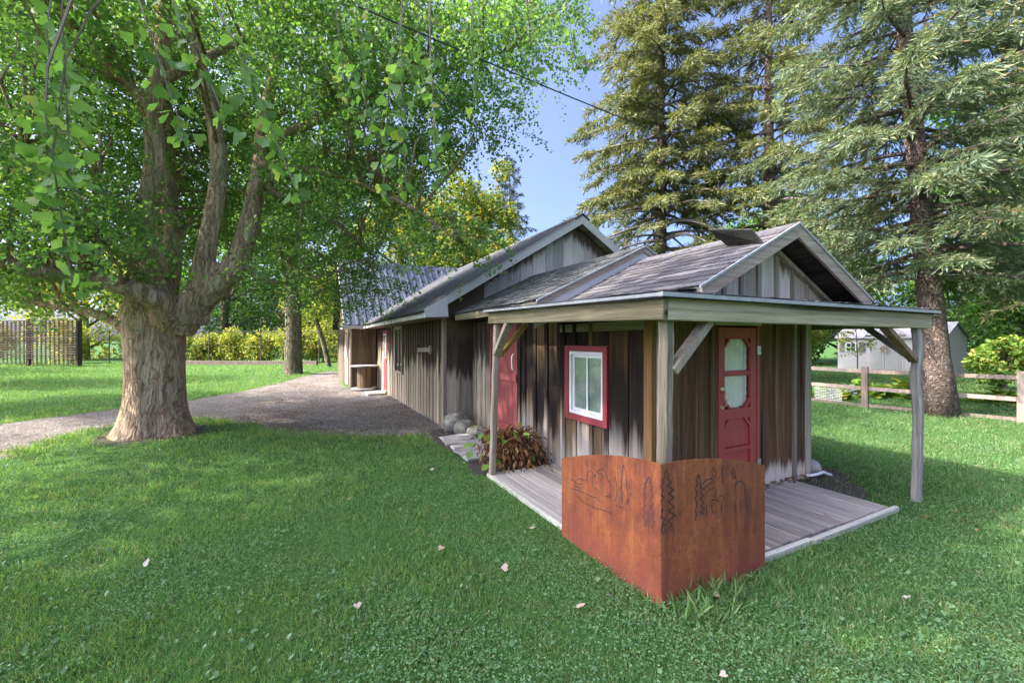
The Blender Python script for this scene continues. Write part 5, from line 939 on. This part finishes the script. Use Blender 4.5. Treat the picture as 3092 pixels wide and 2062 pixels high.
def spruce(name, label, x, y, h, r0, z0, rad, nb, mat, lean=(0, 0), seed=0, dens=1.0, bare=0.0, spray=.16, prof=.75, droop=.28, twn=26):
    t = thing(name, label, 'spruce', (x, y), 'spruces', world=True); r_ = np.random.default_rng(seed + 50); mb = MB(); db = MB()
    zs = np.linspace(-.1, h, 14)
    def ctr(z): k = z / h; return np.array([x + lean[0] * k, y + lean[1] * k, z])
    mb.tube([tuple(ctr(z)) for z in zs], [max(.02, r0 * (1 - z / h) ** .85 * (1.25 if z < .1 else 1)) for z in zs], 14)
    P = []; A = []; 
    for i in range(nb):
        f = (i + r_.random()) / nb; z = z0 + (h * .98 - z0) * f ** 1.15; k = (z - z0) / (h - z0)
        L = rad * (1 - k) ** prof * r_.uniform(.7, 1.12) * (.72 + .28 * min(1, k * 6)); az = i * 2.39996 + r_.normal() * .25
        dirh = np.array([cos(az), sin(az), 0]); side = np.array([-sin(az), cos(az), 0]); s = np.linspace(0, 1, 9)
        rise = r_.uniform(-.05, .2) + .35 * k
        c0 = ctr(z); pts = c0 + dirh * (s * L)[:, None] + np.array([0, 0, 1.]) * (rise * s * L - droop * 1.6 * s ** 2 * L + .5 * droop * s ** 4 * L)[:, None] + side * (np.sin(s * 3 + seed) * .05 * L)[:, None]
        isbare = k < bare and r_.random() < .72
        br = max(.012, .022 * L * (1 - .5 * k))
        (db if isbare else mb).tube([tuple(q) for q in pts], list(np.linspace(br, .006, 9)), 5)
        nt_ = int((twn * (L / rad) + 6) * dens * (.28 if isbare else 1))
        u_ = (r_.random(nt_) ** .75) * (1 - (.12 if not isbare else .45)) + (.12 if not isbare else .45)
        for uu in u_:
            q = np.array([np.interp(uu, s, pts[:, j]) for j in range(3)]); sg = 1 if r_.random() < .5 else -1
            tl = (.18 + .32 * (1 - uu)) * min(1.5, .55 + L * .28) * r_.uniform(.6, 1.3)
            td = side * sg * r_.uniform(.5, 1) + dirh * r_.uniform(.35, .9) + np.array([0, 0, r_.uniform(-.65, .12)]); td /= np.linalg.norm(td)
            m_ = max(5, int(tl / (spray * .125))); ss = np.linspace(.0, 1, m_)
            tp = q + td * (ss * tl)[:, None] + np.array([0, 0, -.25]) * (ss ** 2 * tl)[:, None]
            P.append(tp); A.append(td + r_.normal(size=(m_, 3)) * .42 + np.array([0, 0, -.12]))
            if isbare: db.tube([tuple(q), tuple(tp[-1])], [.006, .002], 3, False)
    P = np.vstack(P); A = unit(np.vstack(A)); n = len(P)
    obj('trunk', mb, M['bark_spruce'], t, smooth=True)
    if db.v: obj('dead_branches', db, M['dead_twig'], t, kind='stuff')
    obj('crown', scatter('crown', P, A, unit(r_.normal(size=(n, 3)) + np.array([0, 0, .8])), spray * r_.uniform(.6, 1.25, n), *NEED), M[mat], t, kind='stuff')
    print(label, n)
spruce('spruce', 'tall open spruce rising behind the middle roof', 6.27, 18.0, 22.5, .26, 4.2, 5.0, 190, 'spruce', seed=1, bare=.16, spray=.23, dens=2.9, droop=.36, prof=.7)
spruce('spruce', 'spruce standing behind the cabin ridge with bare lower branches', 9.75, 16.2, 22, .27, 3.0, 4.0, 150, 'spruce', seed=2, bare=.24, spray=.22, dens=2.4, droop=.33)
spruce('spruce', 'broad blue-grey spruce with a leaning trunk by the rail fence', 9.16, 9.1, 16.5, .25, 2.9, 3.9, 170, 'spruce_blue', lean=(-1.3, .3), seed=3, spray=.155, dens=1.85, droop=.24, twn=40)
spruce('spruce', 'spruce at the edge of the garden behind the blue-grey one', 20.5, 15.5, 21, .34, 3.2, 4.8, 130, 'spruce', seed=4, bare=.1, spray=.27, dens=1.3)
spruce('spruce', 'dark spruce rising beyond the barn ridge beside the maple', -.2, 36, 17.5, .3, 2, 3.6, 110, 'spruce_dark', seed=5, spray=.36, dens=1.2)

# ---------------------------------------------------------------- rail fence and garden
rfn = thing('rail_fence', 'brown two-rail wooden fence between the lawn and the garden', 'fence', (8.46, 10.3), world=True)
M['fence'] = wood('brown_fence_wood', ((.17, .125, .10), (.31, .235, .195), (.43, .34, .29)), 'z', streak=.4)
FP = [(6.4, 14.3), (7.96, 11.45), (8.5, 10.28), (10.06, 8.42), (11.9, 6.3), (13.7, 4.2)]
for i, (x, y) in enumerate(FP):
    obj('post', MB().beam((x, y, -.05), (x, y, .97 + .02 * (i % 2)), .13, .13, (.65, -.75, 0)), M['fence'], rfn, bev=.006)
    if i:
        x0, y0 = FP[i - 1]
        for z, hh in ((.86, .085), (.44, .085), (.04, .07)):
            obj('rail', MB().beam((x0, y0, z + jit(.01)), (x, y, z + jit(.01)), .04, hh), M['fence'], rfn)
wm = MB()
(x0, y0), (x1, y1) = FP[1], FP[2]
for k in range(13):
    t = .12 + .5 * k / 12; wm.tube([(x0 + (x1 - x0) * t, y0 + (y1 - y0) * t, .08), (x0 + (x1 - x0) * t, y0 + (y1 - y0) * t, .40)], .003, 3, False)
for k in range(9):
    z = .08 + .04 * k; wm.tube([(x0 + (x1 - x0) * .12, y0 + (y1 - y0) * .12, z), (x0 + (x1 - x0) * .62, y0 + (y1 - y0) * .62, z)], .003, 3, False)
obj('wire_mesh', wm, M['zinc'], rfn, kind='stuff')
# garden shed
sh = thing('garden_shed', 'pale vinyl garden shed with shutters and double doors beyond the fence', 'shed', (17.5, 22.9), world=True)
F0 = Vector((17.5, 22.9, 0)); FD = Vector((.436, -.9, 0)).normalized(); BD = Vector((.9, .436, 0)).normalized()
M['siding'] = plain('vinyl_siding', (.50, .465, .43), .6, 0, .06); M['shed_door'] = plain('shed_door_panel', (.36, .35, .315), .6, 0, .06); M['shed_trim'] = plain('shed_trim', (.55, .46, .44), .6, 0, .05)
M['shed_roof'] = plain('shed_roof_shingle', (.42, .38, .37), .9, 0, .2, 8); M['shutter'] = plain('grey_shutter', (.20, .195, .185), .6)
def fp(s, d, z): return tuple(F0 + FD * s + BD * d + Vector((0, 0, z)))
def fbox(s0, s1, d0, d1, z0, z1): return MB().add([fp(s0, d0, z0), fp(s1, d0, z0), fp(s1, d1, z0), fp(s0, d1, z0), fp(s0, d0, z1), fp(s1, d0, z1), fp(s1, d1, z1), fp(s0, d1, z1)], [(0, 3, 2, 1), (4, 5, 6, 7), (0, 1, 5, 4), (1, 2, 6, 5), (2, 3, 7, 6), (3, 0, 4, 7)])
bdy = obj('wall', fbox(0, 4.27, 0, 2.13, 0, 1.76), M['siding'], sh)
for k in range(14):
    z = .06 + k * .122
    obj('siding_board', fbox(-.005, 1.38, -.018, 0, z, z + .11), M['siding'], bdy); obj('siding_board', fbox(2.8, 4.275, -.018, 0, z, z + .11), M['siding'], bdy)
    obj('siding_board', fbox(4.27, 4.285, .02, 2.12, z, z + .11), M['siding'], bdy)
mb = MB().add([fp(4.265, 0, 1.76), fp(4.265, 2.13, 1.76), fp(4.265, 1.065, 2.36), fp(4.2, 0, 1.76), fp(4.2, 2.13, 1.76), fp(4.2, 1.065, 2.36)], [(0, 1, 2), (5, 4, 3), (0, 3, 4, 1), (1, 4, 5, 2), (2, 5, 3, 0)]); obj('gable', mb, M['siding'], sh)
for d0, d1 in ((-.12, 1.065), (2.25, 1.065)):
    vs = [fp(-.1, d0, 1.70), fp(4.36, d0, 1.70), fp(4.36, d1, 2.40), fp(-.1, d1, 2.40)]
    obj('roof', MB().add(vs + [(q[0], q[1], q[2] + .06) for q in vs], [(0, 1, 2, 3), (7, 6, 5, 4), (0, 4, 5, 1), (1, 5, 6, 2), (2, 6, 7, 3), (3, 7, 4, 0)]), M['shed_roof'] if d0 < 0 else M['shutter'], sh)
obj('door_surround', fbox(1.38, 2.80, -.05, 0, 0, 1.9), M['shed_trim'], sh)
for s0, s1 in ((1.46, 2.06), (2.12, 2.72)):
    d_ = obj('door', fbox(s0, s1, -.075, -.05, .06, 1.82), M['shed_door'], sh); obj('panel', fbox(s0 + .1, s1 - .1, -.083, -.075, .16, 1.72), M['shed_door'], d_)
vs = [fp(1.3, -.12, 1.86), fp(2.88, -.12, 1.86), fp(2.88, .9, 1.95), fp(1.3, .9, 1.95), fp(2.09, -.12, 2.2), fp(2.09, .9, 2.3)]
obj('dormer_roof', MB().add(vs, [(0, 1, 4), (0, 4, 5, 3), (1, 2, 5, 4), (0, 3, 2, 1), (2, 3, 5)]), M['shed_roof'], sh)
wn_ = obj('window', fbox(.41, .83, -.03, -.018, 1.02, 1.46), M['inner'], sh)
for s0, s1, z0, z1 in ((.39, .43, 1.0, 1.48), (.81, .85, 1.0, 1.48), (.43, .81, 1.0, 1.04), (.43, .81, 1.44, 1.48), (.605, .63, 1.04, 1.44), (.43, .605, 1.23, 1.255), (.63, .81, 1.23, 1.255)): obj('frame', fbox(s0, s1, -.05, -.03, z0, z1), M['vinyl'], wn_)
obj('pane', fbox(.43, .81, -.034, -.031, 1.04, 1.44), M['glass'], wn_)
for s0, s1 in ((.09, .31), (1.0, 1.24)):
    x_ = obj('shutter', fbox(s0, s1, -.045, -.018, .98, 1.5), M['shutter'], sh)
    for k in range(8): obj('slat', fbox(s0 + .03, s1 - .03, -.056, -.045, 1.02 + k * .056, 1.055 + k * .056), M['shutter'], x_)
wr = thing('door_wreath', 'dark twig wreath hung between the shed doors', 'wreath', fp(2.09, -.1, 0)[:2], world=True)
mb = MB()
for k in range(3):
    mb.tube([fp(2.09 + (.15 + .02 * sin(q * 1.7 + k)) * cos(2 * pi * q / 22), -.14 - .015 * k, 1.18 + (.15 + .02 * cos(q * 1.3 + k)) * sin(2 * pi * q / 22)) for q in range(23)], .018, 5, False)
obj('ring', mb, M['bark_limb'], wr)
# garden plants
def leafplant(name, label, x, y, n, L, h, mat, seed, group=None, cat='plant', wide=1.0, tmpl=BROAD):
    r_ = np.random.default_rng(seed); az = r_.random(n) * 2 * pi; el = r_.uniform(.1, 1.1, n)
    A = np.stack([np.cos(az) * np.cos(el), np.sin(az) * np.cos(el), np.sin(el) * .7], 1); rr = r_.random(n) ** .6 * wide
    P = np.stack([x + np.cos(az) * rr * L * .8, y + np.sin(az) * rr * L * .8, .02 + (1.05 - rr) * h * r_.uniform(.4, 1, n)], 1)
    N_ = unit(np.stack([np.cos(az) * -.3, np.sin(az) * -.3, np.ones(n)], 1) + r_.normal(size=(n, 3)) * .25)
    A[:, 2] -= .25
    o = obj(name, scatter(name, P, unit(A), N_, L * r_.uniform(.6, 1.15, n), *tmpl), M[mat]); return props(o, label, cat, group)
hs = [(8.9, 11.9, .3, .4, 'hosta clump behind the fence next to the wire mesh'), (10.2, 12.3, .42, .5, 'big arching hosta behind the fence midway along the rails'), (11.2, 11.8, .4, .45, 'yellow-green hosta just left of the leaning spruce trunk'), (12.4, 10.9, .36, .4, 'hosta behind the leaning spruce trunk'), (13.2, 10.3, .4, .45, 'hosta in the bed right of the spruce trunk'), (14.2, 10.2, .4, .42, 'pale hosta towards the end post of the fence'), (13.9, 9.3, .38, .4, 'hosta nearest the right fence post'), (15.2, 9.9, .42, .45, 'large hosta at the edge of the garden bed'), (11.9, 12.9, .36, .4, 'hosta in the second row of the garden bed'), (14.6, 11.6, .4, .5, 'hosta in front of the weeping shrub')]
for i, (x, y, L, h, lb) in enumerate(hs): leafplant('hosta', lb, x, y, 90, L, h, 'hosta', i + 30, 'hostas in the garden bed', wide=1.3)
leafplant('silver_bush', 'silvery blue-grey plant between two hostas behind the fence', 9.6, 12.2, 260, .16, .35, 'bluegrey_plant', 60, wide=2.4, tmpl=OVAL)
leafplant('silver_bush', 'white-leaved low bush at the foot of the shed gable', 17.6, 17.2, 420, .16, .55, 'bluegrey_plant', 61, wide=4.5, tmpl=OVAL)
# ---------------------------------------------------------------- wire fence, lattice, bushes at the back
wf = thing('wire_fence', 'rusty wire fence with thin posts and a top rail at the back of the lawn', 'fence', (-17, 29), world=True)
M['rustpost'] = plain('rusty_post', (.10, .075, .06), .8, .3, .3)
WP = [(-27, 28.6), (-20.6, 29.0), (-17.2, 29.2), (-13.2, 29.2), (-9.6, 29.3), (-6, 29.4)]
for i, (x, y) in enumerate(WP):
    obj('post', MB().tube([(x, y, 0), (x, y, 3.1 if i == 2 else 2.3)], .035, 8), M['rustpost'], wf)
    if i: obj('rail', MB().tube([(WP[i - 1][0], WP[i - 1][1], 2.2), (x, y, 2.2)], .022, 6), M['rustpost'], wf); obj('wire', MB().tube([(WP[i - 1][0], WP[i - 1][1], 1.2), (x, y, 1.2)], .008, 4), M['rustpost'], wf)
tb = obj('timber_edging', MB().beam((-22.5, 28.0, .12), (-12.6, 27.6, .12), .25, .3), M['fence']); props(tb, 'long dark timber edging along the back of the lawn', 'timber')
lt = thing('lattice_panel', 'tall wooden lattice panel at the back of the lawn behind the ginkgo', 'lattice', (-29, 26.5), world=True)
M['lattice'] = wood('lattice_wood', ((.06, .045, .038), (.12, .09, .075), (.18, .14, .12)), 'z')
L0, L1 = Vector((-34.5, 27.6, 0)), Vector((-26.3, 25.8, 0)); LD = (L1 - L0).normalized(); LL = (L1 - L0).length; LN = Vector((LD.y, -LD.x, 0))
for k in range(24):
    p = L0 + LD * (LL * k / 23); obj('slat', MB().beam(p + Vector((0, 0, .1)), p + Vector((0, 0, 2.85)), .11, .03, tuple(LN)), M['lattice'], lt)
for k in range(17):
    z = .5 + k * .145; obj('cross_slat', MB().beam(L0 - LN * -.05 + Vector((0, 0, z)), L1 - LN * -.05 + Vector((0, 0, z)), .03, .06), M['lattice'], lt)
for t in (0, .5, 1.0):
    p = L0 + LD * (LL * t) - LN * .12; obj('post', MB().beam(p, p + Vector((0, 0, 2.95)), .17, .17, tuple(LN)), M['lattice'], lt)
bs = [(-24.5, 30.5, 2.9, 'leafy bright bush between lattice and ginkgo trunk'), (-22.3, 31, 2.5, 'yellow-green bush behind the fence right of the ginkgo trunk'), (-20.3, 31.2, 2.7, 'rounded yellow-green vine mound on the wire fence'), (-18.2, 31.0, 2.45, 'low yellow-green mound before the tall fence post'), (-16.1, 31.2, 3.5, 'tall bright bush left of the straight furrowed tree'), (-13.9, 31.4, 3.0, 'bright bush hidden partly by the straight furrowed tree'), (-11.9, 31.6, 2.7, 'bright bush behind the slim leaning tree'), (-10, 31, 2.4, 'bush next to the annex corner'), (-31, 30, 3.2, 'bush behind the lattice panel'), (-36.5, 30, 3.4, 'bush behind the far end of the lattice panel')]
for i, (x, y, h, lb) in enumerate(bs):
    broadtree('vine_bush', lb, x, y, .05, .5, (x, y, h * .45, 1.5, 1.0, h * .55), .17, 3600, 'yshrub', lobn=22, lobr=.42, seed=70 + i, cat='bush', group='bright bushes along the wire fence', hollow=.3)
broadtree('low_bush', 'low dark green bush at the foot of the slim leaning tree', -10.2, 27, .04, .3, (-10.2, 27, .5, 1.0, .7, .6), .12, 1500, 'broad', lobn=14, lobr=.4, seed=90, cat='bush')
for i in range(16):
    x = -22.5 + i * .8 
# ivy and roots at the second trunk
leafplant('ground_ivy', 'green ivy around the foot of the straight furrowed tree', -10.6, 19.4, 700, .11, .45, 'broad', 91, wide=9, tmpl=OVAL, cat='ivy')
# ---------------------------------------------------------------- dry plant by the post
dp = thing('withered_plant', 'withered brown plant heap hanging over the soil behind the left porch post', 'plant', (.45, 3.0))
P = []; A = []; Nn = []
for k in range(420):
    az = rng.random() * 2 * pi; r1 = rng.uniform(.12, .38); top = rng.uniform(.25, .52); c0 = np.array([.48 + .10 * rng.normal(), 3.0 + .14 * rng.normal(), top * .6])
    s = np.linspace(0, 1, 9); pts = c0 + np.stack([np.cos(az) * r1 * s, np.sin(az) * r1 * 1.1 * s, top * .4 * np.sin(s * 2.2) * 1.1 - (c0[2] + top * .12) * s ** 2.2], 1); pts[:, 2] = np.maximum(pts[:, 2], .02)
    tg = np.gradient(pts, axis=0); P.append(pts); A.append(tg)
P = np.vstack(P); A = unit(np.vstack(A) + rng.normal(size=P.shape) * .02)
obj('dry_leaves', scatter('dry_leaves', P, A, rdir(len(P)), rng.uniform(.035, .085, len(P)), [(0, -.12, 0), (0, .12, 0), (.6, .16, .05), (.6, -.16, .05), (1, 0, .1)], [(0, 1, 2, 3), (3, 2, 4)]), M['deadleaf'], dp, kind='stuff')
n = 26; az = rng.random(n) * 2 * pi; rr = rng.uniform(.15, .5, n)
P = np.stack([.42 + np.cos(az) * rr, 3.05 + np.sin(az) * rr, rng.uniform(.08, .5, n)], 1)
obj('green_leaves', scatter('green_leaves', P, unit(np.stack([np.cos(az), np.sin(az), -.3 + 0 * az], 1)), rdir(n, 1.0), rng.uniform(.08, .15, n), *BROAD), M['hosta'], dp, kind='stuff')
# ---------------------------------------------------------------- overhead cable
def wp(px, py, d): return Vector(((px - 1546) / 1288 * d, d, 1.6 - (py - 1028) / 1288 * d))
c0, c1 = wp(1080, 20, 5.2), wp(2330, 520, 16.0)
pts = []
for k in range(25):
    t = k / 24; q = c0.lerp(c1, t); q.z -= .55 * 4 * t * (1 - t) * .25; pts.append(q)
props(obj('overhead_cable', MB().tube(pts, .012, 6), plain('black_cable', (.03, .03, .035), .6), smooth=True), 'thick dark overhead cable running from the ginkgo crown to a spruce', 'cable')

# ---------------------------------------------------------------- grass, clover, gravel stones, fallen leaves
def groundpts(n, y0, y1, spread=1.36):
    y = np.exp(rng.uniform(np.log(y0), np.log(y1), n)); x = rng.uniform(-1, 1, n) * spread * (y + .15); return x, y
def onlawn(x, y, edge=0.0):
    a = (x - OX) * VX + (y - OY) * VY; b = (x - OX) * UX + (y - OY) * UY
    bad = (a > -.02) & (a < 3.04) & (b > -.015) & (b < 2.7)
    bad |= (a > .85) & (a < 3.4) & (b > .95) & (b < 5.7)
    bad |= (a > .35) & (a < 6.2) & (b > 5.5) & (b < 15)
    bad |= (a > -.45) & (a < 5.4) & (b > 13) & (b < 18)
    bad |= (a > -.05) & (a < .6) & (b > 3.3) & (b < 4.85)
    bad |= inpoly(x, y, GRAVEL) | (inpoly(x, y, BED) & (rng.random(len(x)) > .06))
    bad |= (a > 3.0) & (a < 3.9) & (b > .3) & (b < 2.3) & (rng.random(len(x)) > .45)
    bad |= (np.hypot(x + 6.2, y - 7.40) < .72) & (rng.random(len(x)) > .12)
    return ~bad
x, y = groundpts(440000, 1.7, 30); xs = rng.uniform(0, 2.4, 110000); ys = np.exp(rng.uniform(np.log(1.2), np.log(14), 110000)); xs = (xs + 1.36 * (ys + .15)) * np.where(rng.random(110000) < .5, -1, 1); x = np.concatenate([x, xs]); y = np.concatenate([y, ys]); k = onlawn(x, y); x, y = x[k], y[k]; n = len(x)
den = np.sin(x * 1.7 + np.sin(y * 1.3) * 2) * np.sin(y * 2.1 + np.sin(x * .9) * 2)
den2 = np.sin(x * 7.3 + 2 * np.sin(y * 5.1)) * np.sin(y * 6.7 + 2 * np.sin(x * 4.3))
hgt = (.030 + .009 * den + .008 * den2) * rng.uniform(.5, 1.6, n) * np.clip(.85 + .11 * (y - 1.7), 1, 3.2)
lit = (np.hypot((x - 1.1) * .7, y - 2.6) < .2) & (rng.random(n) < .2); hgt = np.where(lit, hgt * 2.3, hgt)
A = unit(np.stack([rng.normal(size=n) * .55, rng.normal(size=n) * .55, np.ones(n)], 1)); az = rng.random(n) * 2 * pi
T = [(q[0], q[1] * 1.4, q[2]) for q in BLADE[0]]
props(obj('grass', scatter('grass', np.stack([x, y, np.full(n, -.012)], 1), A, np.stack([np.cos(az), np.sin(az), 0 * az], 1), hgt * 1.1, T, BLADE[1]), M['grass']), kind='stuff')
x, y = groundpts(140000, 1.7, 12); k = onlawn(x, y)
f = np.sin(x * 2.3 + 1.2 * np.sin(y * 1.9 + 1)) * np.sin(y * 2.7 + 1.5 * np.sin(x * 1.4)) + .35 * rng.normal(size=len(x)) + .25 * (x > 1.5) + .35 * np.exp(-((x + 5.5) ** 2 + (y - 6) ** 2) / 6)
k &= f > .12; x, y = x[k], y[k]; n = len(x); az = rng.random(n) * 2 * pi
props(obj('clover', scatter('clover', np.stack([x, y, rng.uniform(.012, .038, n)], 1), np.stack([np.cos(az), np.sin(az), rng.uniform(-.25, .45, n)], 1), unit(rng.normal(size=(n, 3)) * .35 + np.array([0, 0, 1])), rng.uniform(.007, .014, n) * np.clip(.8 + .13 * (y - 1.7), 1, 1.9), *ROUND), M['clover']), kind='stuff')
x, y = groundpts(1800, 1.7, 9); k = onlawn(x, y); x, y = x[k], y[k]; n = len(x); az = rng.random(n) * 2 * pi
props(obj('broad_weeds', scatter('broad_weeds', np.stack([x, y, rng.uniform(0, .02, n)], 1), np.stack([np.cos(az), np.sin(az), rng.uniform(.2, 1.1, n)], 1), unit(rng.normal(size=(n, 3)) * .3 + np.array([0, 0, 1])), rng.uniform(.02, .04, n), *BROAD), M['clover']), kind='stuff')
x, y = groundpts(60000, 5, 22); k = inpoly(x, y, GRAVEL); x, y = x[k][:15000], y[k][:15000]; n = len(x)
Pb = np.stack([x, y, np.full(n, -.004)], 1); sz = rng.uniform(.008, .02, n) ** 1.0 * (.7 + .05 * y) * np.where(rng.random(n) < .06, 2.2, 1)
OC = [(-.5, 0, 0), (0, -.5, 0), (.5, 0, 0), (0, .5, 0), (.05, .05, .5)]
az = rng.random(n) * 2 * pi
props(obj('gravel_stones', scatter('gravel_stones', Pb, np.stack([np.cos(az), np.sin(az), 0 * az], 1), np.tile([0., 0, 1], (n, 1)), sz, OC, [(0, 1, 4), (1, 2, 4), (2, 3, 4), (3, 0, 4)]), M['stones']), kind='stuff')
fl = [(.97, 2.0), (-.55, 3.2), (-.08, 2.95), (.4, 2.55), (.62, 2.62), (1.28, 2.62), (1.6, 2.85), (-1.6, 4.2), (-2.6, 3.0), (-.9, 2.5), (2.4, 2.6), (.15, 3.6), (-5.2, 6.4), (-5.9, 5.9), (-1.0, 5.2), (3.0, 2.7)]
P = np.array([(x, y, .03) for x, y in fl]); n = len(P); az = rng.random(n) * 2 * pi
P = np.vstack([P, np.array([(*W(a_, b_)[:2], .042) for a_, b_ in [(1.4, .3), (1.9, .7), (2.6, .85), (2.8, .5), (2.2, .2), (.4, 1.5), (.5, 2.2), (.7, 2.4), (2.7, .93), (2.9, .9), (.3, 2.5)]])]); n = len(P); az = rng.random(n) * 2 * pi
props(obj('fallen_leaves', scatter('fallen_leaves', P, np.stack([np.cos(az), np.sin(az), rng.uniform(0, .4, n)], 1), rdir(n, 1.2), rng.uniform(.035, .06, n), *FAN), M['fallen']), kind='stuff')
x, y = groundpts(60000, 5, 20); k = inpoly(x, y, GRAVEL); x, y = x[k], y[k]; f = np.sin(x * 1.3 + 2 * np.sin(y * .8)) * np.sin(y * 1.1 + x * .4) + .5 * rng.normal(size=len(x)); k = f > .55; x, y = x[k][:2600], y[k][:2600]; n = len(x); az = rng.random(n) * 2 * pi
props(obj('path_litter', scatter('path_litter', np.stack([x, y, np.full(n, .002)], 1), np.stack([np.cos(az), np.sin(az), rng.uniform(0, .3, n)], 1), rdir(n, 1.5), rng.uniform(.02, .05, n), *OVAL), M['deadleaf']), kind='stuff')
e = np.array(GRAVEL)[rng.integers(0, len(GRAVEL), 9000)] + rng.normal(size=(9000, 2)) * .10; n = len(e); az = rng.random(n) * 2 * pi
k = (e[:, 1] > 4) & (e[:, 1] < 20) & (np.abs(e[:, 0] + 1.2) > .2); a_ = (e[:, 0] - OX) * VX + (e[:, 1] - OY) * VY; k &= a_ < .3; e = e[k]; n = len(e); az = rng.random(n) * 2 * pi
props(obj('edge_grass', scatter('edge_grass', np.stack([e[:, 0], e[:, 1], np.full(n, -.01)], 1), unit(np.stack([rng.normal(size=n) * .6, rng.normal(size=n) * .6, np.ones(n)], 1)), np.stack([np.cos(az), np.sin(az), 0 * az], 1), rng.uniform(.05, .13, n), T, BLADE[1]), M['grass']), kind='stuff')
x, y = groundpts(30000, 3.5, 11); k = onlawn(x, y) & (x > 3.6) & (np.sin(x * 2.1 + y) * np.sin(y * 1.7 - x * .6) + .6 * rng.normal(size=len(x)) > .5); x, y = x[k][:420], y[k][:420]; n = len(x); az = rng.random(n) * 2 * pi
props(obj('lawn_litter', scatter('lawn_litter', np.stack([x, y, np.full(n, .025)], 1), np.stack([np.cos(az), np.sin(az), rng.uniform(0, .3, n)], 1), rdir(n, 1.5), rng.uniform(.015, .04, n), *OVAL), M['deadleaf']), kind='stuff')
n = 260; P = np.array([W(3.0 + rng.uniform(-.75, .7), 1.0 + abs(rng.normal()) * -.06 + rng.normal() * .03, .042) for _ in range(n)]); az = rng.random(n) * 2 * pi
props(obj('dry_litter', scatter('dry_litter', P, np.stack([np.cos(az), np.sin(az), rng.uniform(0, .3, n)], 1), rdir(n, 1.0), rng.uniform(.02, .05, n), *OVAL), M['deadleaf']), kind='stuff')
print('triangles', sum(len(o.data.loops) - 2 * len(o.data.polygons) for o in S.objects if o.type == 'MESH'))
